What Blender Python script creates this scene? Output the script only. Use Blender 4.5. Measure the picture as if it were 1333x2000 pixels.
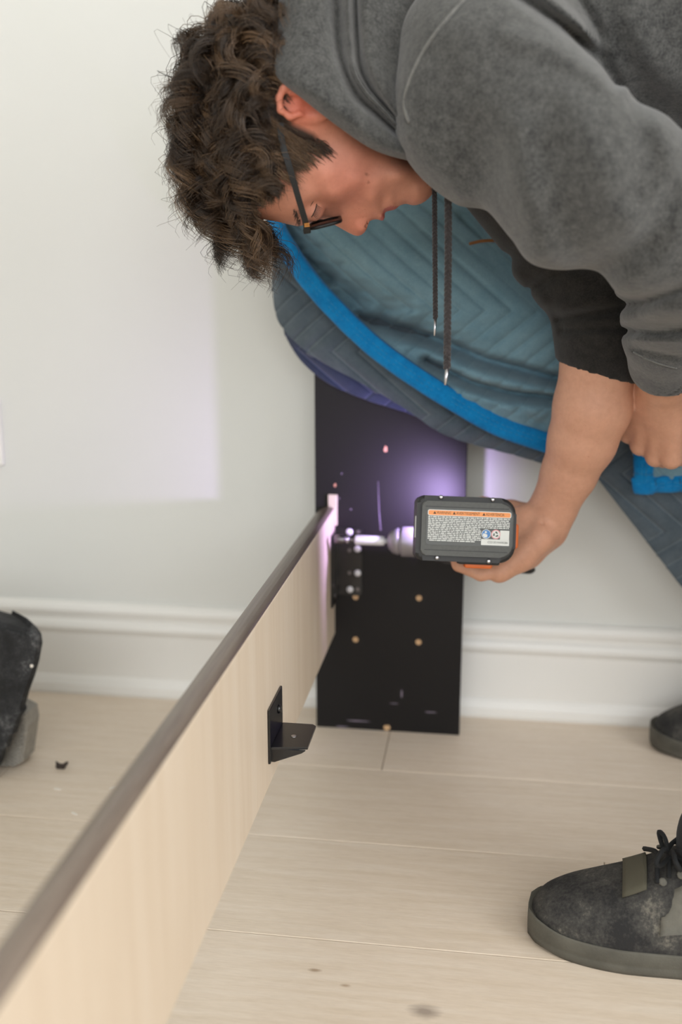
import bpy, bmesh, math, random
import numpy as np
from mathutils import Vector, Matrix

for o in list(bpy.data.objects):
    bpy.data.objects.remove(o)
random.seed(7)
RNG = np.random.default_rng(7)
scene = bpy.context.scene
col = scene.collection

# ------------------------------------------------------------------ camera
F = 1970.0; CX, CY = 666.5, 1000.0
PH = math.atan(455 / F); PS = math.atan(286.5 / (F / math.cos(PH)))
CAM = np.array([0, 0, .7])
FW = np.array([-math.sin(PS) * math.cos(PH), math.cos(PS) * math.cos(PH), -math.sin(PH)])
RT = np.array([math.cos(PS), math.sin(PS), 0.0]); UP = np.cross(RT, FW)
cd = bpy.data.cameras.new('camera'); cam = bpy.data.objects.new('camera', cd); col.objects.link(cam)
cd.sensor_fit = 'VERTICAL'; cd.sensor_height = 36; cd.sensor_width = 24
cd.lens = F / 2000 * 36; cd.clip_start = .02
cam.matrix_world = Matrix((tuple(RT) + (0,), tuple(UP) + (0,), tuple(-FW) + (0,), (0, 0, 0, 1))).transposed()
cam.location = CAM
cd.dof.use_dof = True; cd.dof.focus_distance = 1.11; cd.dof.aperture_fstop = 2.5
scene.camera = cam

# ------------------------------------------------------------------ world, daylight through the windows, exposure
w = bpy.data.worlds.new('world'); scene.world = w; w.use_nodes = True
w.node_tree.nodes['Background'].inputs[0].default_value = (.86, .93, 1, 1)
w.node_tree.nodes['Background'].inputs[1].default_value = 1.0
def area(name, loc, rot, sx, sy, power, color):
    l = bpy.data.lights.new(name, 'AREA'); l.shape = 'RECTANGLE'; l.size = sx; l.size_y = sy
    l.energy = power; l.color = color
    o = bpy.data.objects.new(name, l); col.objects.link(o); o.location = loc; o.rotation_euler = rot
    return o
area('daylight_rear_window', (.0, -2.36, 1.6), (math.radians(90), 0, 0), 3.4, 1.6, 63, (.975, .985, 1))
area('daylight_right_window', (2.36, -.55, 1.6), (math.radians(90), 0, math.radians(90)), 1.8, 1.6, 60, (.985, .99, 1))
vs = scene.view_settings
scene.display_settings.display_device = 'sRGB'
vs.view_transform = 'Standard'; vs.look = 'None'; vs.gamma = 1; vs.exposure = -0.17; vs.use_curve_mapping = False

# ------------------------------------------------------------------ projection helpers (pixel + real distance -> world point)
def ray(x, y): return RT * ((x - CX) / F) + UP * ((CY - y) / F) + FW
def C(x, y, t): return CAM + t * ray(x, y)
def PX(x, y, v): k = ray(x, y); return CAM + k * (v - CAM[0]) / k[0]
def PY(x, y, v): k = ray(x, y); return CAM + k * (v - CAM[1]) / k[1]
def PZ(x, y, v): k = ray(x, y); return CAM + k * (v - CAM[2]) / k[2]

# ------------------------------------------------------------------ object helpers
def link(name, me, mat=None, parent=None):
    o = bpy.data.objects.new(name, me); col.objects.link(o)
    if mat is not None and me is not None: me.materials.append(mat)
    if parent is not None: o.parent = parent
    return o
def empty(name, label=None, cat=None, group=None, parent=None):
    o = bpy.data.objects.new(name, None); col.objects.link(o); o.empty_display_size = .05
    if label: tag(o, label, cat, group)
    if parent: o.parent = parent
    return o
def tag(o, label=None, cat=None, group=None, kind=None):
    if label: o['label'] = label
    if cat: o['category'] = cat
    if group: o['group'] = group
    if kind: o['kind'] = kind
    return o
def npmesh(name, V, Fq, mat=None, parent=None, smooth=True, colors=None):
    V = np.asarray(V, dtype=np.float32); me = bpy.data.meshes.new(name)
    if isinstance(Fq, np.ndarray):
        n, k = Fq.shape
        me.vertices.add(len(V)); me.vertices.foreach_set('co', V.ravel())
        me.loops.add(n * k); me.loops.foreach_set('vertex_index', Fq.astype(np.int32).ravel())
        me.polygons.add(n); me.polygons.foreach_set('loop_start', np.arange(0, n * k, k, dtype=np.int32))
        try: me.polygons.foreach_set('loop_total', np.full(n, k, dtype=np.int32))
        except Exception: pass
        me.update(calc_edges=True)
    else:
        me.from_pydata([tuple(map(float, v)) for v in V], [], Fq); me.update()
    me.validate()
    me.polygons.foreach_set('use_smooth', np.full(len(me.polygons), smooth, dtype=bool))
    if colors is not None:
        a = me.color_attributes.new('Tint', 'FLOAT_COLOR', 'POINT')
        a.data.foreach_set('color', np.hstack([colors, np.ones((len(V), 1))]).astype(np.float32).ravel())
    return link(name, me, mat, parent)
def bm_obj(name, bm, mat, parent=None, smooth=False):
    me = bpy.data.meshes.new(name); bmesh.ops.recalc_face_normals(bm, faces=bm.faces); bm.to_mesh(me); bm.free()
    if smooth: me.polygons.foreach_set('use_smooth', np.full(len(me.polygons), True, dtype=bool))
    return link(name, me, mat, parent)
def bm_box(bm, x0, x1, y0, y1, z0, z1, bevel=0, seg=1):
    r = bmesh.ops.create_cube(bm, size=1)
    for v in r['verts']:
        v.co = Vector(((x0 + x1) / 2 + v.co.x * (x1 - x0), (y0 + y1) / 2 + v.co.y * (y1 - y0), (z0 + z1) / 2 + v.co.z * (z1 - z0)))
    if bevel:
        ed = list({e for v in r['verts'] for e in v.link_edges})
        bmesh.ops.bevel(bm, geom=ed, offset=bevel, segments=seg, affect='EDGES', profile=.5)
def box(name, x0, x1, y0, y1, z0, z1, mat, parent=None, bevel=0, seg=1):
    bm = bmesh.new(); bm_box(bm, x0, x1, y0, y1, z0, z1, bevel, seg); return bm_obj(name, bm, mat, parent)
def prism(name, pts2, frame, h0, h1, mat, parent=None, bevel=0, seg=2, smooth=False):
    """polygon pts2 extruded from h0 to h1; frame = (origin, ex, ey, ez)"""
    o, ex, ey, ez = [np.asarray(a, float) for a in frame]
    bm = bmesh.new()
    a = [bm.verts.new(o + ex * p[0] + ey * p[1] + ez * h0) for p in pts2]
    b = [bm.verts.new(o + ex * p[0] + ey * p[1] + ez * h1) for p in pts2]
    bm.faces.new(a[::-1]); top = bm.faces.new(b); n = len(a)
    for i in range(n): bm.faces.new((a[i], a[(i + 1) % n], b[(i + 1) % n], b[i]))
    if bevel: bmesh.ops.bevel(bm, geom=list(top.edges), offset=bevel, segments=seg, affect='EDGES', profile=.5)
    ob = bm_obj(name, bm, mat, parent, smooth)
    return ob
def rrect(w_, h_, r, n=5, cx=0, cy=0):
    pts = []
    for sx, sy, a0 in ((1, 1, 0), (-1, 1, 90), (-1, -1, 180), (1, -1, 270)):
        for i in range(n + 1):
            a = math.radians(a0 + 90 * i / n)
            pts.append((cx + sx * (w_ / 2 - r) + r * math.cos(a), cy + sy * (h_ / 2 - r) + r * math.sin(a)))
    return pts
def circle(r, n=20, cx=0, cy=0): return [(cx + r * math.cos(2 * math.pi * i / n), cy + r * math.sin(2 * math.pi * i / n)) for i in range(n)]
def tube_arrays(path, rad, sides=8, caps=True):
    P = np.asarray(path, float); n = len(P); rad = np.broadcast_to(np.asarray(rad, float), (n,))
    T = np.gradient(P, axis=0); T /= np.linalg.norm(T, axis=1)[:, None] + 1e-12
    nrm = np.cross(T[0], [0, 0, 1.0]);
    if np.linalg.norm(nrm) < .1: nrm = np.cross(T[0], [1.0, 0, 0])
    V = []; a = np.arange(sides) * 2 * np.pi / sides
    for i in range(n):
        nrm = nrm - T[i] * (nrm @ T[i]); nrm /= np.linalg.norm(nrm) + 1e-12; bi = np.cross(T[i], nrm)
        V.append(P[i] + rad[i] * (np.cos(a)[:, None] * nrm + np.sin(a)[:, None] * bi))
    V = np.vstack(V); Fq = []
    for i in range(n - 1):
        for j in range(sides):
            k = (j + 1) % sides; Fq.append((i * sides + j, i * sides + k, (i + 1) * sides + k, (i + 1) * sides + j))
    if caps: Fq += [tuple(range(sides))[::-1], tuple(range((n - 1) * sides, n * sides))]
    return V, Fq
def tube(name, path, rad, mat, parent=None, sides=8):
    V, Fq = tube_arrays(path, rad, sides); return npmesh(name, V, Fq, mat, parent)
def lathe(name, prof, frame, mat, parent=None, n=24):
    """prof = [(r, h)] turned about ez"""
    o, ex, ey, ez = [np.asarray(a, float) for a in frame]
    V = []; Fq = []
    for (r, h) in prof:
        for j in range(n):
            a = 2 * math.pi * j / n; V.append(o + ex * r * math.cos(a) + ey * r * math.sin(a) + ez * h)
    for i in range(len(prof) - 1):
        for j in range(n):
            k = (j + 1) % n; Fq.append((i * n + j, i * n + k, (i + 1) * n + k, (i + 1) * n + j))
    Fq += [tuple(range(n))[::-1], tuple(range((len(prof) - 1) * n, len(prof) * n))]
    ob = npmesh(name, V, Fq, mat, parent)
    bm = bmesh.new(); bm.from_mesh(ob.data); bmesh.ops.recalc_face_normals(bm, faces=bm.faces); bm.to_mesh(ob.data); bm.free()
    return ob
def spline(pts, n):
    """Catmull-Rom through pts, n samples"""
    P = np.asarray(pts, float); m = len(P); t = np.linspace(0, m - 1 - 1e-9, n); i = t.astype(int); f = (t - i)[:, None]
    g = lambda k: P[np.clip(k, 0, m - 1)]
    a, b, c, d = g(i - 1), g(i), g(i + 1), g(i + 2)
    a = np.where((i == 0)[:, None], 2 * b - c, a); d = np.where((i + 2 > m - 1)[:, None], 2 * c - b, d)
    return .5 * (2 * b + (c - a) * f + (2 * a - 5 * b + 4 * c - d) * f ** 2 + (3 * b - a - 3 * c + d) * f ** 3)
def sines(P, scale, seed, n=10):
    r = np.random.default_rng(seed); K = r.normal(size=(n, P.shape[-1])); K /= np.linalg.norm(K, axis=1)[:, None]
    K *= scale * r.uniform(.6, 1.5, (n, 1)); ph = r.uniform(0, 6.28, n)
    out = np.zeros(P.shape[:-1])
    for i in range(n): out += np.sin(P @ K[i] + ph[i])
    return out / math.sqrt(n)

# ------------------------------------------------------------------ materials
def lin(c): return tuple(((v / 255) / 12.92 if v <= 10 else ((v / 255 + .055) / 1.055) ** 2.4) for v in c) + (1,)
class NT:
    def __init__(s, name):
        s.m = bpy.data.materials.new(name); s.m.use_nodes = True; s.t = s.m.node_tree; s.b = s.t.nodes['Principled BSDF']
    def n(s, typ, **kw):
        nd = s.t.nodes.new(typ)
        for k, v in kw.items():
            if k.startswith('i_'):
                key = k[2:]; nd.inputs[int(key) if key.isdigit() else key].default_value = v
            else: setattr(nd, k, v)
        return nd
    def l(s, a, b): s.t.links.new(a, b)
    def coord(s, kind='Object', scale=(1, 1, 1)):
        tc = s.n('ShaderNodeTexCoord'); mp = s.n('ShaderNodeMapping'); s.l(tc.outputs[kind], mp.inputs[0]); mp.inputs['Scale'].default_value = scale
        return mp.outputs[0]
    def noise(s, vec, scale, detail=3, rough=.55):
        nd = s.n('ShaderNodeTexNoise'); nd.inputs['Scale'].default_value = scale; nd.inputs['Detail'].default_value = detail
        nd.inputs['Roughness'].default_value = rough
        if vec is not None: s.l(vec, nd.inputs['Vector'])
        return nd.outputs['Fac']
    def ramp(s, fac, stops):
        nd = s.n('ShaderNodeValToRGB'); cr = nd.color_ramp
        while len(cr.elements) < len(stops): cr.elements.new(.5)
        for e, (p, c) in zip(cr.elements, stops): e.position = p; e.color = c
        s.l(fac, nd.inputs[0]); return nd.outputs[0]
    def mix(s, fac, a, b, mode='MIX'):
        nd = s.n('ShaderNodeMix', data_type='RGBA', blend_type=mode)
        for sock, v in ((nd.inputs[0], fac), (nd.inputs[6], a), (nd.inputs[7], b)):
            if hasattr(v, 'is_output'): s.l(v, sock)
            else: sock.default_value = v
        return nd.outputs[2]
    def bump(s, h, strength, dist=.001):
        nd = s.n('ShaderNodeBump'); nd.inputs['Strength'].default_value = strength; nd.inputs['Distance'].default_value = dist
        s.l(h, nd.inputs['Height']); s.l(nd.outputs[0], s.b.inputs['Normal']); return nd
    def math(s, op, a, b=None):
        nd = s.n('ShaderNodeMath', operation=op)
        for i, v in enumerate((a, b)):
            if v is None: continue
            if hasattr(v, 'is_output'): s.l(v, nd.inputs[i])
            else: nd.inputs[i].default_value = v
        return nd.outputs[0]
def plain(name, rgb, rough=.5, metal=0, spec=.5, var=.06, vscale=40, bump=0, bscale=300, sheen=0, coat=0):
    t = NT(name); c = lin(rgb); v = t.coord()
    nz = t.noise(v, vscale, 4)
    lo = tuple(x * (1 - var) for x in c[:3]) + (1,); hi = tuple(min(1, x * (1 + var)) for x in c[:3]) + (1,)
    t.l(t.ramp(nz, [(.3, lo), (.7, hi)]), t.b.inputs['Base Color'])
    t.b.inputs['Roughness'].default_value = rough; t.b.inputs['Metallic'].default_value = metal
    t.b.inputs['Specular IOR Level'].default_value = spec
    if sheen: t.b.inputs['Sheen Weight'].default_value = sheen; t.b.inputs['Sheen Roughness'].default_value = .5
    if coat: t.b.inputs['Coat Weight'].default_value = coat; t.b.inputs['Coat Roughness'].default_value = .1
    if bump: t.bump(t.noise(v, bscale, 3), bump)
    return t.m
def quilted(name, lo, hi, thread, half, z0, per, amt):
    m_ = fabric(name, lo, hi, 800, 26, .35, .15); t = NT.__new__(NT); t.m = m_; t.t = m_.node_tree; t.b = t.t.nodes['Principled BSDF']
    tc = t.n('ShaderNodeTexCoord'); sp = t.n('ShaderNodeSeparateXYZ'); t.l(tc.outputs['Object'], sp.inputs[0])
    zz = t.math('DIVIDE', t.math('SUBTRACT', sp.outputs[2], z0), half); fl_ = t.math('FLOORED_MODULO', zz, 2.0); tr_ = t.math('MULTIPLY', t.math('ABSOLUTE', t.math('SUBTRACT', fl_, 1.0)), half)
    ph = t.math('DIVIDE', t.math('ADD', t.math('MULTIPLY', sp.outputs[0], .80), t.math('MULTIPLY', tr_, .95)), per)
    c = t.math('ABSOLUTE', t.math('SUBTRACT', t.math('FLOORED_MODULO', ph, 1.0), .5))
    mask = t.ramp(c, [(.462, (0, 0, 0, 1)), (.49, (amt, amt, amt, 1))]); src = t.b.inputs['Base Color'].links[0].from_socket
    t.l(t.mix(mask, src, lin(thread)), t.b.inputs['Base Color']); return m_
def fabric(name, lo, hi, fine=700, blotch=70, bump=.5, sheen=.25, dist=.0012):
    t = NT(name); v = t.coord()
    a = t.noise(v, fine, 2, .7); b = t.noise(v, blotch, 4, .7)
    f = t.math('ADD', t.math('MULTIPLY', a, .5), t.math('MULTIPLY', b, .5))
    t.l(t.ramp(f, [(.36, lin(lo)), (.64, lin(hi))]), t.b.inputs['Base Color'])
    t.b.inputs['Roughness'].default_value = .95; t.b.inputs['Specular IOR Level'].default_value = .15
    t.b.inputs['Sheen Weight'].default_value = sheen; t.b.inputs['Sheen Roughness'].default_value = .6
    t.bump(f, bump, dist); return t.m
def wood(name, base, dark, light, grain=(1, 14, 14), scale=5, rough=.45, knots=None, rnd=True, contrast=1.0):
    t = NT(name); v = t.coord('Object', grain)
    if rnd:
        oi = t.n('ShaderNodeObjectInfo'); ad = t.n('ShaderNodeVectorMath', operation='ADD')
        cb = t.n('ShaderNodeCombineXYZ')
        for i, k in enumerate((37, 53, 11)): t.l(t.math('MULTIPLY', oi.outputs['Random'], k), cb.inputs[i])
        t.l(v, ad.inputs[0]); t.l(cb.outputs[0], ad.inputs[1]); v = ad.outputs[0]
    g1 = t.noise(v, scale, 6, .6); g2 = t.noise(v, scale * 7, 4, .6)
    c = t.ramp(g1, [(.3, lin(dark)), (.5, lin(base)), (.72, lin(light))])
    c2 = t.ramp(g2, [(.35, (.92, .91, .9, 1)), (.6, (1, 1, 1, 1))])
    c = t.mix(contrast, c, c2, 'MULTIPLY')
    if rnd:
        hue = t.ramp(oi.outputs['Random'], [(0, (.93, .93, .92, 1)), (1, (1.0, 1.0, 1.0, 1))])
        c = t.mix(1.0, c, hue, 'MULTIPLY')
    if knots:
        geo = t.n('ShaderNodeNewGeometry')
        for (kx, ky, ax, ay, kc) in knots:
            sb = t.n('ShaderNodeVectorMath', operation='SUBTRACT'); t.l(geo.outputs['Position'], sb.inputs[0]); sb.inputs[1].default_value = (kx, ky, 0)
            ml = t.n('ShaderNodeVectorMath', operation='MULTIPLY'); t.l(sb.outputs[0], ml.inputs[0]); ml.inputs[1].default_value = (1 / ax, 1 / ay, 0)
            ln = t.n('ShaderNodeVectorMath', operation='LENGTH'); t.l(ml.outputs[0], ln.inputs[0])
            d = t.math('ADD', ln.outputs['Value'], t.math('MULTIPLY', t.noise(None, 60, 3), .5))
            c = t.mix(t.ramp(d, [(.45, (.75, .75, .75, 1)), (1.3, (0, 0, 0, 1))]), c, lin(kc))
    t.l(c, t.b.inputs['Base Color']); t.b.inputs['Roughness'].default_value = rough
    t.b.inputs['Specular IOR Level'].default_value = .4
    t.bump(g2, .12, .0006); return t.m
M = {}
M['wall'] = plain('wall_paint', (220, 221, 217), .75, var=.015, vscale=3, bump=.08, bscale=500)
M['trim'] = plain('trim_paint', (235, 234, 230), .38, var=.01, vscale=5)
M['ceil'] = plain('ceiling_paint', (238, 236, 230), .9, var=.01)
M['groove'] = plain('floor_gap', (120, 100, 78), .8)
kn1 = PZ(830, 1975, 0); kn2 = PZ(615, 1895, 0); kn3 = PZ(675, 1925, 0)
M['oak'] = wood('pale_oak', (228, 213, 195), (222, 206, 186), (233, 220, 204), (1.8, 26, 26), 5, .42,
                [(kn1[0], kn1[1], .026, .016, (140, 126, 116)), (kn2[0], kn2[1], .011, .005, (150, 125, 100)), (kn3[0], kn3[1], .009, .004, (165, 140, 115))])
M['maple'] = wood('maple_ply', (222, 205, 184), (217, 199, 177), (226, 211, 192), (22, 22, 1.0), 2.6, .5, rnd=False, contrast=.25)
M['rail_cap'] = wood('stained_edge', (136, 122, 111), (118, 104, 94), (150, 136, 124), (14, 1.0, 14), 8, .38, rnd=False)
M['raw_wood'] = plain('raw_wood', (200, 165, 125), .7, var=.15, vscale=150)
M['chip'] = plain('chip_wood', (205, 150, 120), .8, var=.2, vscale=200)
M['shim'] = plain('shim_wood', (196, 186, 160), .7, var=.08, vscale=90)
# black satin board with scuffs
t = NT('black_board'); v = t.coord()
s1 = t.noise(t.coord('Object', (1, 1, 9)), 30, 5, .7); s2 = t.noise(v, 16, 2)
sc = t.math('MULTIPLY', t.ramp(s1, [(.66, (0, 0, 0, 1)), (.74, (.35, .35, .35, 1))]), t.ramp(s2, [(.55, (0, 0, 0, 1)), (.7, (1, 1, 1, 1))]))
t.l(t.mix(sc, lin((18, 16, 17)), lin((70, 66, 64))), t.b.inputs['Base Color'])
t.b.inputs['Roughness'].default_value = .52; t.b.inputs['Specular IOR Level'].default_value = .30
t.bump(t.noise(v, 900, 2), .25, .0004); M['black_board'] = t.m
M['black_metal'] = plain('black_metal', (24, 24, 26), .3, .3, var=.1, coat=.5)
M['steel'] = plain('steel', (190, 190, 195), .28, 1.0, var=.05)
M['dark_steel'] = plain('dark_steel', (120, 116, 118), .35, 1.0, var=.08)
M['satin'] = plain('satin_steel', (225, 225, 230), .5, .35, var=.03)
M['gold'] = plain('gold_metal', (205, 150, 90), .25, 1.0)
M['scratch'] = plain('scratch', (120, 110, 125), .7)
M['hoodie'] = fabric('grey_fleece', (38, 39, 39), (82, 82, 80), 420, 110, .6, .30)
M['seam'] = fabric('grey_seam', (84, 84, 82), (116, 116, 112), 700, 90, .4, .3)
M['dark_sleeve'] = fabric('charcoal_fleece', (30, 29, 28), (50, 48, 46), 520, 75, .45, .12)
M['cord'] = fabric('drawstring_cotton', (34, 31, 31), (66, 60, 60), 900, 200, .5, .2)
M['pants'] = fabric('black_trousers', (20, 20, 22), (36, 36, 38), 600, 60, .4, .1)
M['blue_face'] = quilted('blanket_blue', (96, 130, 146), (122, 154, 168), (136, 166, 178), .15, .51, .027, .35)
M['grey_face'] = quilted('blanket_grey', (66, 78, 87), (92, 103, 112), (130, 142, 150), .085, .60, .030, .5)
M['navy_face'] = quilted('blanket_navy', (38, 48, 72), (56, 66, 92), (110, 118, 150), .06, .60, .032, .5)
M['binding'] = fabric('blue_binding', (0, 106, 168), (16, 136, 200), 600, 60, .3, .1)
M['stitch'] = plain('stitch', (70, 150, 195), .9)
M['stitch_grey'] = plain('stitch_grey', (120, 132, 140), .9)
M['brown'] = plain('brown_thread', (120, 78, 40), .9, var=.2)
# skin: tint attribute, fine mottling, a little subsurface
t = NT('skin'); at = t.n('ShaderNodeAttribute', attribute_name='Tint'); v = t.coord()
mott = t.ramp(t.noise(v, 120, 5, .7), [(.35, (.93, .92, .91, 1)), (.65, (1.03, 1.03, 1.03, 1))])
frk = t.ramp(t.noise(v, 420, 2, .5), [(.68, (1, 1, 1, 1)), (.78, (.8, .7, .66, 1))])
t.l(t.mix(1, t.mix(1, at.outputs['Color'], mott, 'MULTIPLY'), frk, 'MULTIPLY'), t.b.inputs['Base Color'])
t.b.inputs['Roughness'].default_value = .5; t.b.inputs['Specular IOR Level'].default_value = .35
t.b.inputs['Subsurface Weight'].default_value = .12; t.b.inputs['Subsurface Radius'].default_value = (.006, .002, .001)
t.b.inputs['Subsurface Scale'].default_value = 1.0
t.bump(t.noise(v, 700, 3), .18, .0006); M['skin'] = t.m
# hair: strand tint
t = NT('hair'); at = t.n('ShaderNodeAttribute', attribute_name='Tint')
t.l(at.outputs['Color'], t.b.inputs['Base Color']); t.b.inputs['Roughness'].default_value = .38
t.b.inputs['Specular IOR Level'].default_value = .5; M['hair'] = t.m
M['brow'] = plain('brow_hair', (48, 34, 27), .6)
M['lash'] = plain('lash_hair', (30, 20, 16), .6)
M['nail'] = plain('nail', (205, 150, 135), .3)
M['eye'] = plain('eye_white', (215, 205, 198), .15)
M['frame'] = plain('glasses_frame', (14, 14, 14), .42, spec=.35)
t = NT('lens_glass')
t.t.nodes.remove(t.b); gl = t.n('ShaderNodeBsdfGlossy'); gl.inputs['Roughness'].default_value = .03
tr = t.n('ShaderNodeBsdfTransparent'); mx = t.n('ShaderNodeMixShader'); fr = t.n('ShaderNodeFresnel'); fr.inputs[0].default_value = 1.5
t.l(fr.outputs[0], mx.inputs[0]); t.l(tr.outputs[0], mx.inputs[1]); t.l(gl.outputs[0], mx.inputs[2])
t.l(mx.outputs[0], t.t.nodes['Material Output'].inputs[0]); M['lens'] = t.m
M['batt'] = plain('battery_plastic', (84, 85, 83), .6, var=.08, vscale=300, bump=.3, bscale=1200)
M['batt_dark'] = plain('battery_dark', (34, 34, 35), .5, var=.08, bump=.2, bscale=900)
M['orange'] = plain('orange_plastic', (222, 108, 38), .45, var=.04)
M['lbl_orange'] = plain('label_orange', (232, 150, 88), .55, var=.03)
M['lbl_white'] = plain('label_white', (214, 216, 212), .6, var=.03)
M['lbl_grey'] = plain('label_grey', (84, 86, 85), .5, var=.04)
M['ink'] = plain('ink', (70, 48, 32), .6)
M['ink_dark'] = plain('ink_dark', (54, 60, 54), .6)
M['pict_blue'] = plain('pictogram_blue', (70, 125, 185), .5)
M['pict_red'] = plain('pictogram_red', (214, 150, 155), .5)
M['drill'] = plain('drill_grey', (70, 68, 72), .5, var=.06)
M['chuck'] = plain('chuck_metal', (150, 146, 152), .45, .6, var=.08)
t = NT('led'); t.b.inputs['Emission Color'].default_value = (.72, .6, 1, 1); t.b.inputs['Emission Strength'].default_value = 12; M['led'] = t.m
M['shoe'] = None
t = NT('shoe_suede'); v = t.coord()
n1 = t.noise(v, 22, 5, .65); n2 = t.noise(v, 300, 3, .7)
f = t.math('ADD', t.math('MULTIPLY', n1, .7), t.math('MULTIPLY', n2, .3))
t.l(t.ramp(f, [(.42, lin((32, 32, 33))), (.56, lin((66, 65, 62))), (.68, lin((118, 114, 104)))]), t.b.inputs['Base Color'])
t.b.inputs['Roughness'].default_value = .85; t.bump(n2, .5, .001); M['shoe'] = t.m
M['shoe_panel'] = plain('shoe_panel', (100, 98, 90), .8, var=.3, vscale=35, bump=.4, bscale=500)
M['sole'] = plain('rubber_sole', (88, 86, 78), .75, var=.22, vscale=30, bump=.4, bscale=400)
M['lace'] = plain('shoe_lace', (22, 24, 26), .9, var=.2, bump=.4, bscale=900)
M['strap'] = plain('shoe_strap', (82, 79, 66), .9, bump=.5, bscale=900)
t = NT('dusty_felt'); v = t.coord()
n1 = t.noise(v, 26, 5, .7); n2 = t.noise(v, 420, 3, .8)
f = t.math('ADD', t.math('MULTIPLY', n1, .6), t.math('MULTIPLY', n2, .4))
t.l(t.ramp(f, [(.44, lin((24, 24, 25))), (.55, lin((44, 45, 47))), (.64, lin((105, 105, 105)))]), t.b.inputs['Base Color'])
t.b.inputs['Roughness'].default_value = .9; t.bump(n2, .5, .001); M['felt'] = t.m
M['knit'] = plain('grey_knit', (160, 156, 148), .95, var=.12, vscale=120)
M['crumb'] = plain('dark_crumb', (52, 42, 36), .8, var=.2)
M['fleck'] = plain('white_fleck', (228, 222, 212), .8)
M['plate'] = plain('white_plastic', (236, 235, 230), .35, var=.01)

# ------------------------------------------------------------------ room
YW = 1.5705; XL, XR, YR, ZC = -2.5, 2.4, -2.4, 2.6
def struct(o): o['kind'] = 'structure'; return o
struct(box('wall_back', XL, XR, YW, YW + .1, -.02, ZC, M['wall']))
struct(box('wall_left', XL - .1, XL, YR - .1, YW + .1, -.02, ZC, M['wall']))
def wall_with_opening(name, along, fixed, a0, a1, o0, o1, z0, z1):
    bm = bmesh.new()
    for (p, q, r, s) in ((a0, o0, -.02, ZC), (o1, a1, -.02, ZC), (o0, o1, -.02, z0), (o0, o1, z1, ZC)):
        if along == 'x': bm_box(bm, p, q, fixed - .1, fixed, r, s)
        else: bm_box(bm, fixed, fixed + .1, p, q, r, s)
    return struct(bm_obj(name, bm, M['wall']))
wall_with_opening('wall_rear', 'x', YR, XL, XR, -1.7, 1.7, .8, 2.4)
wall_with_opening('wall_right', 'y', XR, YR - .1, YW + .1, -1.45, .35, .8, 2.4)
struct(box('ceiling', XL - .1, XR + .1, YR - .1, YW + .1, ZC, ZC + .1, M['ceil']))
def window(name, along, fixed, o0, o1, z0, z1):
    bm = bmesh.new(); m = (o0 + o1) / 2
    for (p, q, r, s) in ((o0, o0 + .05, z0, z1), (o1 - .05, o1, z0, z1), (o0 + .05, o1 - .05, z0, z0 + .05), (o0 + .05, o1 - .05, z1 - .05, z1), (m - .02, m + .02, z0 + .05, z1 - .05)):
        if along == 'x': bm_box(bm, p, q, fixed - .08, fixed - .05, r, s)
        else: bm_box(bm, fixed + .05, fixed + .08, p, q, r, s)
    return struct(bm_obj(name, bm, M['trim']))
window('window_1', 'x', YR, -1.7, 1.7, .8, 2.4); window('window_2', 'y', XR, -1.45, .35, .8, 2.4)

# floor: subfloor and each plank
floor = struct(box('floor', XL, XR, YR, YW, -.03, -.0022, M['groove']))
rows = []; y = 1.348
while y > YR: rows.append((y - .198, y)); y -= .198
rows.insert(0, (1.348, YW))
joints = {0: [-.131], 1: [.62], 2: [-.9, .165], 3: [-.55, .9]}
plank_meshes = {}
for ri, (y0, y1) in enumerate(rows):
    y0 = max(y0, YR)
    js = joints.get(ri)
    if js is None:
        x = XL + random.uniform(.4, 1.5); js = []
        while x < XR - .3: js.append(x); x += random.uniform(1.2, 1.9)
    elif ri < 4:
        js = sorted(set(js + [js[0] - random.uniform(1.1, 1.4), js[-1] + random.uniform(1.1, 1.4)]))
    xs = [XL] + [j for j in js if XL + .2 < j < XR - .2] + [XR]
    for a, b in zip(xs[:-1], xs[1:]):
        g = .0006; bm = bmesh.new(); L, Wd = b - a - 2 * g, y1 - y0 - 2 * g
        bm_box(bm, -L / 2, L / 2, -Wd / 2, Wd / 2, -.012, 0, .0007)
        p = bm_obj('plank', bm, M['oak'], floor); p.location = ((a + b) / 2, (y0 + y1) / 2, 0)

# baseboards (profile swept along the wall)
prof = [(0, 0), (.020, 0), (.022, .006), (.021, .018), (.016, .028), (.0125, .033), (.0125, .108), (.0145, .113), (.019, .117), (.0195, .123), (.0165, .130),
        (.0125, .134), (.0125, .140), (.015, .145), (.0155, .151), (.012, .158), (.007, .162), (0, .163)]
def baseboard(name, p0, p1, nrm):
    V = []; n = len(prof)
    for P in (p0, p1):
        for (d, z) in prof: V.append((P[0] + nrm[0] * d, P[1] + nrm[1] * d, z))
    Fq = [(i, (i + 1) % n, n + (i + 1) % n, n + i) for i in range(n)] + [tuple(range(n))[::-1], tuple(range(n, 2 * n))]
    o = npmesh(name, V, Fq, M['trim'], smooth=False)
    bm = bmesh.new(); bm.from_mesh(o.data); bmesh.ops.recalc_face_normals(bm, faces=bm.faces); bm.to_mesh(o.data); bm.free()
    return struct(o)
baseboard('baseboard_back', (XL, YW), (XR, YW), (0, -1))
baseboard('baseboard_left', (XL, YR), (XL, YW - .022), (1, 0))
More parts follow.
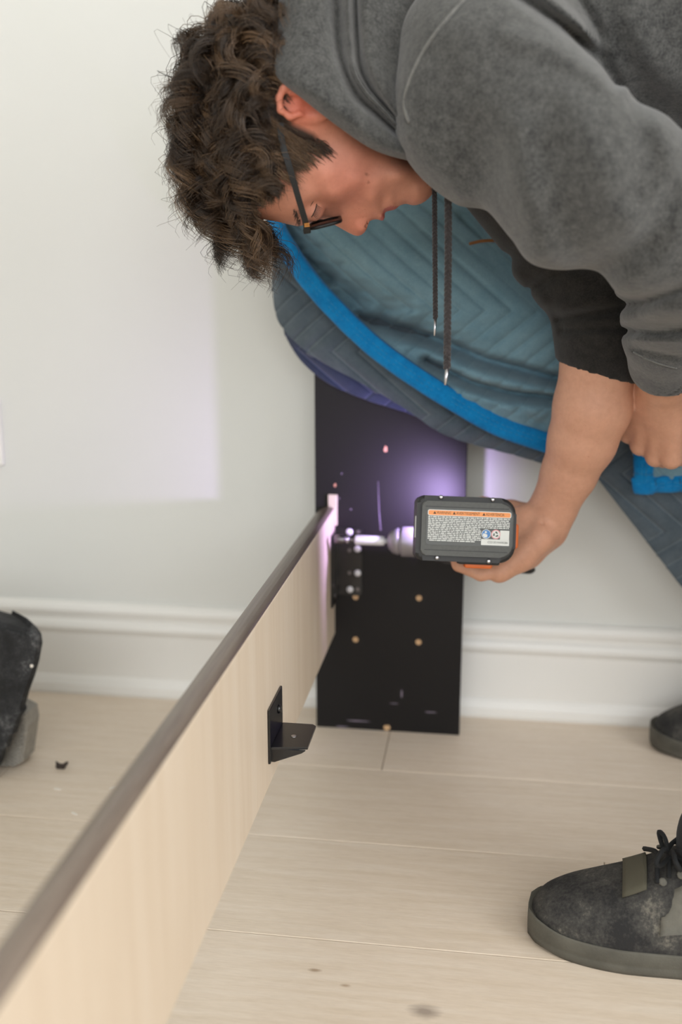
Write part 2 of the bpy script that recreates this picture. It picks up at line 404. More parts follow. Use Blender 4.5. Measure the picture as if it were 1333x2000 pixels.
# outlet cover at the left edge of the picture
pa = PY(5, 843, YW)
wp = empty('wall_plate', 'white plastic wall plate cut off by the left picture edge above the baseboard', 'wall plate')
fr = (np.array([pa[0] - .035, YW - .0002, pa[2]]), (1, 0, 0), (0, 0, 1), (0, -1, 0))
prism('cover', rrect(.07, .114, .004, 3), fr, 0, .006, M['plate'], wp, .002)
for dz in (.021, -.021):
    r_ = prism('socket', rrect(.034, .028, .010, 4, 0, dz), fr, .0055, .0075, M['plate'], wp, .0006)
    for dx in (-.006, .006): prism('slot', rrect(.002, .008, .0008, 2, dx, dz), fr, .0072, .0078, M['batt_dark'], r_)

# ------------------------------------------------------------------ headboard: black leg panel, hidden board behind the blanket
YP = 1.479
hb = empty('headboard', 'black headboard with a scuffed flat leg panel standing against the white wall', 'headboard')
def panel_bm(x0, x1, z1):
    bm = bmesh.new(); bm_box(bm, x0, x1, YP, YP + .022, .0, z1, .0012, 2); return bm
leg = bm_obj('leg_panel', panel_bm(-.2495, -.0215, .86), M['black_board'], hb)
leg2 = bm_obj('leg_panel', panel_bm(1.33, 1.558, .86), M['black_board'], hb)
box('back_board', -.2495, 1.558, YP + .0225, YP + .05, .52, .87, M['black_board'], hb, .001)
for (x, y_) in ((695, 1166), (819, 1168), (695, 1249), (818, 1254)):
    p = PY(x, y_, YP)
    lathe('bolt_hole', [(.0046, 0), (.0046, .0006), (.0040, .0009), (.0034, .0003)], (p, (1, 0, 0), (0, 0, 1), (0, -1, 0)), M['raw_wood'], hb, 16)
def blob(name, p, rx, rz, mat, parent, seed, th=.0006, nrm=(0, -1, 0), ex=(1, 0, 0), ey=(0, 0, 1), n=9):
    r = random.Random(seed); pts = [((rx * math.cos(2 * math.pi * i / n)) * r.uniform(.6, 1.15), (rz * math.sin(2 * math.pi * i / n)) * r.uniform(.6, 1.15)) for i in range(n)]
    return prism(name, pts, (p, ex, ey, nrm), 0, th, mat, parent)
blob('chipped_spot', PY(754, 877, YP), .003, .006, M['chip'], hb, 3)
blob('chipped_spot', PY(655, 948, YP), .0018, .003, M['chip'], hb, 5)
pb = PY(757, 1428, YP); blob('chipped_spot', np.array([pb[0], YP, .006]), .007, .006, M['raw_wood'], hb, 8)
for k, (x, y_, sx, sz) in enumerate(((668, 925, .0011, .0015), (686, 995, .0013, .0015), (663, 973, .001, .0012), (668, 1425, .012, .0016), (840, 1391, .012, .001), (785, 1355, .002, .008), (700, 1408, .02, .0012), (770, 1374, .008, .0008))):
    p = PY(x, y_, YP); p[2] = max(p[2], .003); blob('scuff', p, sx, sz, M['scratch'], hb, 20 + k, .0002, n=7)
tube('scratch', [PY(739, 940, YP - .0002), PY(741, 1000, YP - .0002), PY(744, 1036, YP - .0002)], [.0004, .0006, .0011], M['scratch'], hb, 5)
# pale wood strip seen above the rail end
ps_ = PY(650, 993, YP); box('unfinished_strip', ps_[0] - .0065, ps_[0] + .0075, YP - .004, YP + .001, ps_[2] - .026, ps_[2] + .022, M['shim'], hb, .0008)

# ------------------------------------------------------------------ bed rail
rail = empty('bed_rail', 'pale maple bed side rail with a rounded grey-brown top edge', 'bed rail')
XI, XO = -.219, -.252; RY0, RY1 = -.5, YP - .0005
box('board', XI - .006, XI, RY0, RY1, .16, .3605, M['maple'], rail, .0008)
cp = [(XI - .0061, .335), (XI - .0061, .3604), (XI - .0012, .3608), (XI - .0030, .3625), (XI - .0075, .3638), (XI - .0125, .3634), (XI - .0180, .3613), (XI - .0240, .3575), (XI - .0295, .3520), (XI - .0330, .3460), (XI - .0345, .3400), (XI - .0345, .335)]
V = []; n = len(cp)
for yy in (RY0, RY1):
    V += [(x, yy, z) for x, z in cp]
Fq = [(i, (i + 1) % n, n + (i + 1) % n, n + i) for i in range(n)] + [tuple(range(n))[::-1], tuple(range(n, 2 * n))]
cap = npmesh('top_edge', V, Fq, M['rail_cap'], rail, smooth=False); cap.data.polygons.foreach_set('use_smooth', np.array([2 <= k < 10 for k in range(len(cap.data.polygons))]))
bm = bmesh.new(); bm.from_mesh(cap.data); bmesh.ops.recalc_face_normals(bm, faces=bm.faces); bm.to_mesh(cap.data); bm.free()
outer = box('outer_board', XI - .0345, XI - .0061, RY0, RY1, .16, .335, M['rail_cap'], rail)

# slat bracket screwed to the rail's inner face
sb = empty('slat_bracket', parent=rail); sb['label'] = 'small black steel angle bracket screwed to the inner face of the rail'
def R_(x, y): return PX(x, y, XI)
p1 = R_(522, 1385); p2 = R_(547, 1342); p3 = R_(525, 1490)
yn, yf = p1[1], p2[1]; zt = (p1[2] + p2[2]) / 2; zb = p3[2]
zs = R_(527, 1455)[2]; th = .0028; xw = .042
frx = (np.array([XI, 0, 0]), (0, 1, 0), (0, 0, 1), (1, 0, 0))
fl = prism('flange', [(yn, zb), (yn + .006, zb), (yn + .012, zs - .004), (yf, zs - .002), (yf, zt), (yn, zt)], frx, .0004, th, M['black_metal'], sb, .0005, 1)
sh = prism('shelf', [(XI + th, yn + .004), (XI + xw, yn + .010), (XI + xw, yf - .004), (XI + xw - .004, yf), (XI + th, yf)], ((0, 0, zs), (1, 0, 0), (0, 1, 0), (0, 0, 1)), -th, 0, M['black_metal'], sb, .0005, 1)
prism('gusset', [(XI + th, zs - th), (XI + xw - .002, zs - th), (XI + xw - .006, zs - th - .003), (XI + .006, zs - .018), (XI + th, zs - .018)], ((0, yn + .006, 0), (1, 0, 0), (0, 0, 1), (0, -1, 0)), -.0025, 0, M['black_metal'], sb)
lathe('screw', [(.0052, 0), (.0052, .001), (.004, .0028), (.0018, .0036), (.001, .0026)], (np.array([XI + th, (yn + yf) / 2 + .012, (zt + zs) / 2 + .004]), (0, 1, 0), (0, 0, 1), (1, 0, 0)), M['black_metal'], sb, 18)
lathe('screw_hole', [(.0034, 0), (.0034, .0003), (.0026, .0005)], (np.array([XI + .022, (yn + yf) / 2, zs]), (1, 0, 0), (0, 1, 0), (0, 0, 1)), M['steel'], sb, 16)

# corner bracket joining rail and panel
cb = empty('corner_bracket', parent=hb); cb['label'] = 'black steel corner bracket at the rail end'
q0 = PY(645, 1030, YP - .003); q1 = PY(708, 1164, YP - .003)
prism('panel_plate', rrect(q1[0] - XI - .001, q0[2] - q1[2], .004, 3, (q1[0] + XI) / 2, (q0[2] + q1[2]) / 2), ((0, YP, 0), (1, 0, 0), (0, 0, 1), (0, -1, 0)), .0003, .003, M['black_metal'], cb, .0005, 1)
prism('rail_plate', rrect(.042, q0[2] - q1[2] + .006, .004, 3, YP - .0245, (q0[2] + q1[2]) / 2 - .006), frx, .0004, .003, M['black_metal'], cb, .0005, 1)
for (x, y_) in ((683, 1039), (699, 1072), (699, 1119), (684, 1151)):
    p = PY(x, y_, YP - .003)
    lathe('bolt_head', [(.0054, 0), (.0054, .0012), (.0044, .0024), (.001, .0029)], (p, (1, 0, 0), (0, 0, 1), (0, -1, 0)), M['satin'], cb, 18)
for (x, y_) in ((706, 1039), (683, 1075), (683, 1119), (705, 1151)):
    p = PY(x - 6 if x > 690 else x, y_, YP - .003)
    lathe('empty_hole', [(.0032, 0), (.0032, .0003), (.0022, .0001)], (p, (1, 0, 0), (0, 0, 1), (0, -1, 0)), M['dark_steel'], cb, 14)
for (x, y_) in ((651, 1143), (654, 1163)):
    p = PX(x, y_, XI + .003)
    lathe('screw', [(.0045, 0), (.0045, .0012), (.002, .0022)], ((XI + .003, min(p[1], YP - .012), p[2]), (0, 1, 0), (0, 0, 1), (1, 0, 0)), M['dark_steel'], cb, 14)

# ------------------------------------------------------------------ implicit-surface modeller (smooth unions of tapered limbs -> one continuous mesh)
class Sdf:
    def __init__(s): s.p = []; s.g = 0; s.gs = {}
    def cone(s, a, b, r1, r2, k=.012, op='+'):
        a = np.asarray(a, float); b = np.asarray(b, float); ba = b - a; L2 = max(ba @ ba, 1e-12)
        def f(P):
            pa = P - a; t = np.clip(pa @ ba / L2, 0, 1); return np.linalg.norm(pa - t[:, None] * ba, axis=1) - (r1 + (r2 - r1) * t)
        s.p.append((f, k, op)); return s
    def chain(s, pts, k=.012, op='+'):
        for (a, r1), (b, r2) in zip(pts[:-1], pts[1:]): s.cone(a, b, r1, r2, k, op)
        return s
    def ball(s, c, r, k=.01, op='+'):
        c = np.asarray(c, float); s.p.append((lambda P: np.linalg.norm(P - c, axis=1) - r, k, op)); return s
    def ell(s, c, axes, rad, k=.01, op='+'):
        c = np.asarray(c, float); A = np.asarray(axes, float); rad = np.asarray(rad, float)
        def f(P):
            q = (P - c) @ A.T; k0 = np.linalg.norm(q / rad, axis=1); k1 = np.linalg.norm(q / rad ** 2, axis=1) + 1e-9
            return np.where(k0 < 1e-6, -rad.min(), k0 * (k0 - 1) / k1)
        s.p.append((f, k, op)); return s
    def fn(s, f, k=.01, op='+'): s.p.append((f, k, op)); return s
    def ev(s, P, act=None):
        R_ = {}
        for i in (range(len(s.p)) if act is None else act):
            f, k, op = s.p[i]; d = f(P); g = s.gs.get(i, 0); r = R_.get(g)
            if r is None: r = np.full(len(P), 1.0)
            if op == '+':
                h = np.clip(.5 + .5 * (d - r) / k, 0, 1); r = d * (1 - h) + r * h - k * h * (1 - h)
            else:
                d = -d; h = np.clip(.5 - .5 * (d - r) / k, 0, 1); r = d * (1 - h) + r * h + k * h * (1 - h)
            R_[g] = r
        return np.minimum.reduce(list(R_.values()))
    def group(s, g, i0):
        for i in range(i0, len(s.p)): s.gs[i] = g
    def mesh(s, lo, hi, h, disp=None, B=16, clip=None):
        lo = np.asarray(lo, float); hi = np.asarray(hi, float)
        nb = np.ceil((hi - lo) / (h * B)).astype(int); g = np.indices(nb).reshape(3, -1).T
        cen = lo + (g + .5) * B * h; rad = B * h * .9
        D = np.stack([f(cen) for f, k, op in s.p])
        full = s.ev(cen)
        act = np.where(np.abs(full) < rad * 1.5 + .012)[0]
        nbig = nb * B + 4; VK = []; VP = []; QF = []
        ii = np.arange(-1, B + 1); G = np.stack(np.meshgrid(ii, ii, ii, indexing='ij'), -1)
        corners = [(a, b, c) for a in (0, 1) for b in (0, 1) for c in (0, 1)]
        edges = [(i, j) for i in range(8) for j in range(i + 1, 8) if bin(i ^ j).count('1') == 1]
        n1 = B + 1
        def key(I): return ((I[..., 0] + 1) * nbig[1] + (I[..., 1] + 1)) * nbig[2] + I[..., 2] + 1
        for b in act:
            base = g[b] * B; I = G + base; P = lo + I.reshape(-1, 3) * h
            pr = [i for i in range(len(s.p)) if D[i, b] < rad * 1.5 + .03 + s.p[i][1]]
            if not pr: continue
            v = s.ev(P, pr)
            if disp is not None: v = v + disp(P)
            if clip is not None: v = np.maximum(v, clip(P))
            if v.min() > 0 or v.max() < 0: continue
            v = v.reshape(B + 2, B + 2, B + 2)
            cv = np.stack([v[a:a + n1, bb:bb + n1, c:c + n1] for a, bb, c in corners])
            neg = cv < 0; sm = neg.sum(0); m = (sm > 0) & (sm < 8)
            if not m.any(): continue
            idx = np.argwhere(m); c8 = cv[:, m]; acc = np.zeros((len(idx), 3)); cnt = np.zeros(len(idx))
            for i, j in edges:
                x = (c8[i] < 0) != (c8[j] < 0)
                t = np.where(x, c8[i] / np.where(x, c8[i] - c8[j], 1), 0)
                p = np.array(corners[i]) + t[:, None] * (np.array(corners[j]) - np.array(corners[i]))
                acc += p * x[:, None]; cnt += x
            pos = lo + (idx - 1 + base + acc / cnt[:, None]) * h
            VK.append(key(idx - 1 + base)); VP.append(pos)
            for ax in range(3):
                sl0 = [slice(1, B + 1)] * 3; sl1 = list(sl0); sl1[ax] = slice(2, B + 2)
                a0 = v[tuple(sl0)] < 0
                # samples at +1 along ax (index B exists since range is -1..B)
                a1 = v[tuple(sl1)] < 0
                e = np.argwhere(a0 != a1)
                if not len(e): continue
                sgn = a0[a0 != a1]
                u_, w_ = [(1, 2), (2, 0), (0, 1)][ax]
                q = []
                for du, dw in ((-1, -1), (0, -1), (0, 0), (-1, 0)):
                    cc = e.copy(); cc[:, u_] += du; cc[:, w_] += dw; q.append(key(cc + base))
                q = np.stack(q, 1); q[~sgn] = q[~sgn][:, ::-1]; QF.append(q)
        K = np.concatenate(VK); P = np.concatenate(VP); Q = np.concatenate(QF)
        uk, ix = np.unique(K, return_index=True); V = P[ix]
        fi = np.searchsorted(uk, Q); fi = np.clip(fi, 0, len(uk) - 1); ok = (uk[fi] == Q).all(1)
        return V, fi[ok]

# ------------------------------------------------------------------ person
person = empty('person', 'person in a grey hooded sweatshirt and black glasses bending over to use a drill', 'person')
HC = (620, 235); HD = 1.04
H0 = C(*HC, HD); HZ = -(H0 - CAM) / np.linalg.norm(H0 - CAM)           # towards the near side of the head
HX = RT - HZ * (RT @ HZ); HX /= np.linalg.norm(HX); HY = np.cross(HZ, HX)
S = np.linalg.norm(H0 - CAM) / F * 1.0
S = np.linalg.norm(H0 - CAM) / (F * np.linalg.norm(ray(*HC)))
def H(x, y, w_=0.0):
    """pixel on the plane w_ metres nearer the camera than the head's middle plane"""
    k = ray(x, y); d0 = (H0 + HZ * w_ - CAM) @ HZ; return CAM + k * (d0 / (k @ HZ))
def huv(x, y, w_=0.0):
    p = H(x, y, w_) - H0; return np.array([p @ HX, p @ HY])
def HL(P): q = P - H0; return q @ HX, q @ HY, q @ HZ
prof_px = [(470, 412), (501, 425), (540, 432), (566, 438), (584, 441), (604, 436), (622, 428), (640, 431), (657, 441), (684, 456), (698, 461), (709, 457), (717, 447), (721, 433),
           (735, 428), (746, 431), (752, 426), (752, 415), (759, 412), (772, 409), (780, 402), (793, 398), (808, 401), (826, 396), (843, 381), (853, 360), (851, 342), (838, 324),
           (812, 308), (775, 288), (735, 258), (705, 215), (695, 150), (690, 90), (655, 35), (600, 2), (530, 3), (465, 35), (420, 95), (396, 175), (391, 255), (402, 325), (430, 380)]
pu = np.array([huv(*p) for p in prof_px]); cl = np.vstack([pu[-3:], pu, pu[:3]])
PROF = spline(cl, 12 * len(cl)); m = len(PROF)
# trim the overlap to one closed loop
d_ = np.linalg.norm(PROF[:, None] - pu[0], axis=2)[:, 0]; i0 = int(np.argmin(d_[:m // 2])); i1 = m // 2 + int(np.argmin(d_[m // 2:])); PROF = PROF[i0:i1]
GR = .0012; glo = np.array([-.16, -.16]); gn = 290
gu, gv = np.meshgrid(glo[0] + np.arange(gn) * GR, glo[1] + np.arange(gn) * GR, indexing='ij'); GP = np.stack([gu.ravel(), gv.ravel()], 1)
def poly_sd(P, Q):
    d = np.full(len(P), 9.0); ins = np.zeros(len(P), bool)
    for i in range(len(Q)):
        a, b = Q[i], Q[(i + 1) % len(Q)]; e = b - a; w_ = P - a; t = np.clip(w_ @ e / (e @ e + 1e-15), 0, 1)
        d = np.minimum(d, ((w_ - t[:, None] * e) ** 2).sum(1))
        c1 = (a[1] > P[:, 1]) != (b[1] > P[:, 1])
        with np.errstate(divide='ignore', invalid='ignore'): xi = a[0] + (P[:, 1] - a[1]) * e[0] / (e[1] if abs(e[1]) > 1e-12 else 1e-12)
        ins ^= c1 & (P[:, 0] < xi)
    return np.sqrt(d) * np.where(ins, -1, 1)
T_sd = poly_sd(GP, PROF).reshape(gn, gn)
def scatter(cs, sig):
    cs = np.array(cs, float); uv = np.array([huv(x, y) for x, y, *_ in cs]); val = cs[:, 2]
    d2 = ((GP[:, None] - uv[None]) ** 2).sum(2); wt = 1 / (d2 + sig ** 2) ** 2
    return ((wt * val).sum(1) / wt.sum(1)).reshape(gn, gn)
T_w = scatter([(520, 200, 76), (450, 200, 71), (440, 300, 68), (560, 60, 68), (480, 90, 68), (500, 370, 61), (560, 330, 68), (560, 400, 56), (588, 425, 50), (600, 380, 59), (640, 330, 68), (650, 375, 62),
               (600, 220, 74), (690, 300, 66), (690, 340, 62), (700, 220, 62), (640, 120, 66), (760, 285, 56), (770, 330, 52), (830, 350, 30), (845, 360, 26), (800, 380, 30), (755, 395, 33), (720, 380, 46), (725, 350, 54),
               (700, 450, 10), (690, 440, 12), (705, 430, 17), (672, 438, 10), (655, 432, 11), (640, 425, 13), (682, 415, 27), (660, 410, 32), (630, 412, 40), (735, 418, 24), (748, 422, 22), (770, 402, 22), (720, 408, 30), (785, 390, 28)], .009) / 1000
T_r = scatter([(520, 200, 90), (450, 200, 85), (430, 300, 80), (560, 60, 80), (500, 380, 52), (560, 400, 42), (590, 428, 30), (600, 380, 36), (640, 330, 50), (700, 220, 40), (760, 285, 34), (690, 330, 55),
               (840, 350, 26), (800, 385, 24), (750, 410, 15), (770, 400, 16), (720, 380, 34), (700, 450, 13), (675, 440, 13), (655, 434, 15), (640, 425, 18), (705, 432, 15), (735, 422, 16), (660, 400, 30)], .009) / 1000
def gauss(x, y, sx, sy, a, ang=0):
    c = huv(x, y, .05); q = GP - c; ca, sa = math.cos(ang), math.sin(ang)
    q = np.stack([q[:, 0] * ca + q[:, 1] * sa, -q[:, 0] * sa + q[:, 1] * ca], 1)
    return (a * np.exp(-.5 * ((q[:, 0] / sx) ** 2 + (q[:, 1] / sy) ** 2))).reshape(gn, gn)
def blur(T, k, n=3):
    for _ in range(n):
        for ax in (0, 1):
            Tp = np.pad(T, [(k, k) if a == ax else (0, 0) for a in (0, 1)], mode='edge'); cs = np.cumsum(Tp, axis=ax); cs = np.concatenate([np.zeros_like(np.take(cs, [0], ax)), cs], ax)
            T = (np.take(cs, range(2 * k + 1, 2 * k + 1 + gn), ax) - np.take(cs, range(0, gn), ax)) / (2 * k + 1)
    return T
T_w = blur(T_w, 3); T_r = blur(T_r, 5)
T_w = T_w + gauss(613, 412, .009, .010, -.0075) + gauss(578, 418, .006, .011, .0035) + gauss(650, 372, .018, .013, .004) + gauss(642, 405, .008, .008, -.004)
T_w += gauss(712, 402, .005, .010, -.003, .5) + gauss(752, 398, .0032, .006, -.0035) + gauss(728, 395, .006, .009, .0025) + gauss(782, 392, .004, .008, -.002) + gauss(810, 385, .012, .010, .003)
def samp(T, u_, v_):
    x = np.clip((u_ - glo[0]) / GR, 0, gn - 1.001); y = np.clip((v_ - glo[1]) / GR, 0, gn - 1.001); i = x.astype(int); j = y.astype(int); f = x - i; g = y - j
    return T[i, j] * (1 - f) * (1 - g) + T[i + 1, j] * f * (1 - g) + T[i, j + 1] * (1 - f) * g + T[i + 1, j + 1] * f * g
def head_f(P):
    u_, v_, w_ = HL(P); far = np.maximum(np.maximum(np.abs(u_), np.abs(v_)) - .15, 0)
    sd = samp(T_sd, u_, v_); Wm = np.maximum(samp(T_w, u_, v_), .006); R_ = np.maximum(samp(T_r, u_, v_), .008)
    q = np.maximum(1 + sd / R_, 0); p = np.abs(w_) / Wm
    return (np.sqrt(p * p + q * q) - 1) * np.minimum(Wm, R_) + far
body = Sdf()
body.fn(head_f, .004)
for sg in (1, -1):
    def hp(x, y, ww): # feature points, mirrored for the far side
        a = H(x, y, abs(ww)) - H0; return H0 + HX * (a @ HX) + HY * (a @ HY) + HZ * (sg * abs(ww))
    # upper-lid bulge, nostril wing, nostril
    body.ball(hp(613, 411, .0315), .0108, .007)
    body.ell(hp(705, 436, .0115), (HX, HY, HZ), (.0078, .0085, .0062), .005)
    body.ell(hp(713, 437, .0115), (HX, HY, HZ), (.0026, .0048, .0035), .0015, '-')
    # ear: disc, rim, hollow
    ec = hp(601, 203, .078)
    def ear(du, dv, dw): return ec + HX * du * .86 + HY * dv * .9 + HZ * sg * dw
    body.ell(ear(0, 0, -.004), (HX, HY, HZ), (.030, .017, .006), .006)
    ring = [(-.030, -.006), (-.031, .006), (-.026, .015), (-.016, .0205), (-.004, .021), (.010, .0175), (.022, .011), (.030, .002), (.030, -.008)]
    body.chain([(ear(a, b, .005 - .0 * abs(a)), .0034) for a, b in ring], .003)
    body.chain([(ear(-.030, -.006, .004), .0032), (ear(-.020, -.013, .002), .003), (ear(-.006, -.009, .002), .0028)], .003)
    body.ell(ear(.004, -.002, .004), (HX, HY, HZ), (.011, .0085, .006), .003, '-')
    body.chain([(ear(-.019, .010, .003), .003), (ear(-.004, .012, .003), .003), (ear(.012, .008, .002), .0026)], .003)
    body.ell(ear(-.020, .002, .005), (HX, HY, HZ), (.006, .006, .0035), .002, '-')
# neck, chest, shoulders (all under the hoodie)
body.chain([(C(640, 140, 1.045), .058), (C(760, 110, 1.05), .058), (C(880, 90, 1.06), .068)], .03)
body.chain([(C(930, 130, .98), .075), (C(930, 120, 1.16), .075)], .03)
body.chain([(C(940, 100, 1.07), .105), (C(1350, 50, 1.07), .11), (C(1750, 60, 1.09), .12)], .03)
# near (left) arm
body.chain([(C(940, 140, .95), .055), (C(1345, 455, .96), .042), (C(1320, 600, 1.085), .036), (C(1303, 738, 1.195), .0310)], .010)
# near hand: back of the hand to the camera, closed fist
wr = C(1303, 738, 1.195)
KN = [(1229, 846, 1.300, 14), (1252, 870, 1.290, 16), (1282, 892, 1.276, 18), (1312, 896, 1.258, 30)]
for i, (x0, y0, dd, dx) in enumerate(KN):
    body.cone(C(1268 + i * 17, 762, 1.225 - i * .006), C(x0, y0, dd), .0175, .0122, .010)
body.chain([(wr, .031), (C(1298, 800, 1.24), .026)], .012)
for i, (x0, y0, dd, dx) in enumerate(KN):
    k_ = C(x0, y0, dd); body.ball(k_, .0130, .003)
    mid = C(x0 + dx * .8, y0 + (8, 8, 6, -2)[i], dd + (.036, .036, .034, .022)[i]); tip = C(x0 + dx * 1.9, y0 - 24, dd + .046); end = C(x0 + dx * 1.9 + 2, y0 - 50, dd + .028)
    body.chain([(k_, .0112), (mid, .0102)], .003); body.chain([(mid, .0102), (tip, .0092), (end, .0080)], .003)
body.chain([(C(1262, 785, 1.24), .016), (C(1245, 815, 1.29), .0130), (C(1270, 835, 1.315), .0108), (C(1300, 840, 1.32), .009)], .006)
i_far = len(body.p)
# far (right) arm
body.chain([(C(960, 230, 1.20), .05), (C(1185, 610, 1.215), .040), (C(1172, 705, 1.235), .0460), (C(1158, 795, 1.255), .0475), (C(1138, 860, 1.275), .0425), (C(1112, 925, 1.30), .0350), (C(1080, 995, 1.325), .0300), (C(1064, 1028, 1.335), .0295)], .008)
# far hand: wrapped round the drill's grip (grip axis runs away from the camera)
body.chain([(C(1064, 1028, 1.335), .0285), (C(1034, 1050, 1.335), .0265), (C(1008, 1066, 1.325), .023)], .012)
body.chain([(C(1066, 1036, 1.345), .023), (C(1028, 1080, 1.345), .0195), (C(985, 1106, 1.335), .0170)], .012)
body.chain([(C(1054, 1050, 1.31), .021), (C(1018, 1085, 1.305), .0185), (C(975, 1116, 1.302), .0150)], .012)
body.chain([(C(1052, 1010, 1.345), .020), (C(1022, 1018, 1.33), .019), (C(1000, 1040, 1.32), .018)], .010)
for i, (dd, sc_) in enumerate(((1.300, .92), (1.322, 1.0), (1.345, 1.05), (1.368, 1.0))):
    k0 = C(985 - 2 * i, 1112 - 3 * i, dd); a_ = C(940 + i, 1121 - 4 * i, dd); b_ = C(897, 1103 - 3 * i, dd + .002); c_ = C(886, 1066, dd + .002); e_ = C(903, 1032, dd + .002)
    body.chain([(C(1030, 1070 - 4 * i, dd), .013), (k0, .0122 * sc_)], .008)
    body.chain([(k0, .0118 * sc_), (a_, .0102 * sc_), (b_, .0096 * sc_), (c_, .0088 * sc_), (e_, .0078 * sc_)], .0025)
body.chain([(C(1048, 1010, 1.365), .018), (C(1000, 998, 1.385), .0145), (C(945, 988, 1.395), .0118), (C(905, 992, 1.40), .0098)], .006)
# crease where the thumb pad meets the wrist
body.chain([(C(1040, 996, 1.300), .0016), (C(1056, 1012, 1.297), .0018), (C(1064, 1034, 1.300), .0014)], .003, '-')
body.group(1, i_far)
bV, bF = body.mesh(np.minimum(C(380, 500, 1.1), C(380, 500, .85)) * 0 + np.array([-.40, .70, .28]), np.array([.85, 1.5, 1.22]), .0021)
u_, v_, w_ = HL(bV)
def near_px(P):
    q = P - CAM; t_ = q @ FW; return CX + F * (q @ RT) / t_, CY - F * (q @ UP) / t_
bx, by = near_px(bV)
# tint: skin, redder ear / nose / knuckles, pink lips, dark scalp under the hair
base = np.array(lin((203, 153, 127))[:3]); face = np.array(lin((196, 137, 114))[:3]); cols = np.tile(base, (len(bV), 1))
headm = np.clip((.17 - np.hypot(u_, v_)) / .02, 0, 1)[:, None] * (np.abs(w_) < .12)[:, None]; cols = cols * (1 - headm) + face * headm
def blend(c, px, r, amt, wlim=None, up=None):
    global cols
    p = huv(*px, .04 if wlim is None else wlim); d = np.hypot(u_ - p[0], v_ - p[1]); a = amt * np.exp(-.5 * (d / r) ** 2) * headm[:, 0]
    cols = cols * (1 - a[:, None]) + np.array(lin(c)[:3]) * a[:, None]
blend((196, 100, 78), (590, 200), .018, .85, .078); blend((190, 112, 96), (680, 350), .025, .5); blend((205, 120, 98), (700, 445), .012, .5, 0)
lipm = poly_sd(np.stack([u_, v_], 1), np.array([huv(*p, .012) for p in ((741, 440), (744, 424), (752, 406), (763, 402), (778, 404), (776, 420), (757, 440))])) < .0005
cols[lipm & (headm[:, 0] > .5)] = np.array(lin((172, 98, 88))[:3])
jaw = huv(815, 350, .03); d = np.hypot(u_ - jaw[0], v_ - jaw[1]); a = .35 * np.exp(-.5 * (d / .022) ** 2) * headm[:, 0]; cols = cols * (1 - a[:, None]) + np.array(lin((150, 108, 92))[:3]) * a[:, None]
hair_poly = np.array([huv(*p, .06) for p in ((641, 290), (622, 300), (597, 306), (572, 325), (552, 352), (528, 374), (500, 386), (494, 408), (486, 440), (400, 440), (360, 300), (360, 60), (450, -60), (640, -60), (720, 40), (700, 140), (640, 160), (592, 158), (556, 168), (545, 200), (556, 228), (598, 246), (618, 256))])
hd = poly_sd(np.stack([u_, v_], 1), hair_poly)
scalp = (hd < -.001) & (headm[:, 0] > .5) & (np.abs(w_) < .0795)
a = np.clip(-hd / .006, 0, 1) * scalp; cols = cols * (1 - a[:, None]) + np.array(lin((46, 34, 28))[:3]) * a[:, None]
# moles
for px in ((716, 339), (720, 356), (843, 362)):
    p = huv(*px, .05); d = np.hypot(u_ - p[0], v_ - p[1]); a = np.clip((.0016 - d) / .0008, 0, .55) * (w_ > 0); cols = cols * (1 - a[:, None]) + np.array(lin((110, 62, 50))[:3]) * a[:, None]
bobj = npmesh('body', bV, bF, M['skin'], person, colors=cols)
tag(bobj, 'bare face, ear, forearm and hands')

# ------------------------------------------------------------------ clothing
def px_of(P):
    q = P - CAM; t_ = q @ FW; return np.stack([CX + F * (q @ RT) / t_, CY - F * (q @ UP) / t_], 1), t_
def seg_d(X, poly):
    d = np.full(len(X), 1e9)
    for a, b in zip(poly[:-1], poly[1:]):
        a = np.asarray(a, float); b = np.asarray(b, float); e = b - a; w_ = X - a; t_ = np.clip(w_ @ e / (e @ e), 0, 1)
        d = np.minimum(d, ((w_ - t_[:, None] * e) ** 2).sum(1))
    return np.sqrt(d)
def creases(lst, noise=.0018, seed=3, dmax=1.3):
    def f(P):
        X, t_ = px_of(P); out = sines(P, 26, seed) * noise + sines(P, 60, seed + 1) * noise * .35
        wt = np.clip((dmax - t_) / .05, 0, 1)
        for poly, sg_, amp in lst: out += amp * np.exp(-.5 * (seg_d(X, poly) / sg_) ** 2) * wt
        return out
    return f
def march(sdf, disp, x, y, t0, t1, n=220):
    ts = np.linspace(t0, t1, n); P = CAM + ts[:, None] * ray(x, y); v = sdf.ev(P) + (disp(P) if disp else 0); i = np.argmax(v < 0)
    return P[max(i - 1, 0)] if (v < 0).any() else P[n // 2]
hd_s = Sdf()
hd_s.chain([(C(965, 75, 1.075), .118), (C(1120, 50, 1.075), .132), (C(1350, 20, 1.07), .138), (np.array([.78, 1.05, .92]), .155)], .03)
hd_s.chain([(C(952, 130, .985), .093), (C(935, 140, 1.15), .093)], .03)
hd_s.chain([(C(968, 185, .955), .088), (C(1142, 342, .915), .080), (C(1340, 452, .955), .074), (C(1332, 560, 1.045), .062), (C(1315, 640, 1.11), .050), (C(1306, 705, 1.165), .044)], .018)
hd_s.ball(C(940, 222, .965), .081, .02)
hd_s.chain([(C(850, -30, 1.06), .075), (C(980, -30, 1.06), .10)], .03)
hd_s.chain([(C(900, 170, 1.05), .055), (C(900, 170, 1.10), .055)], .03)
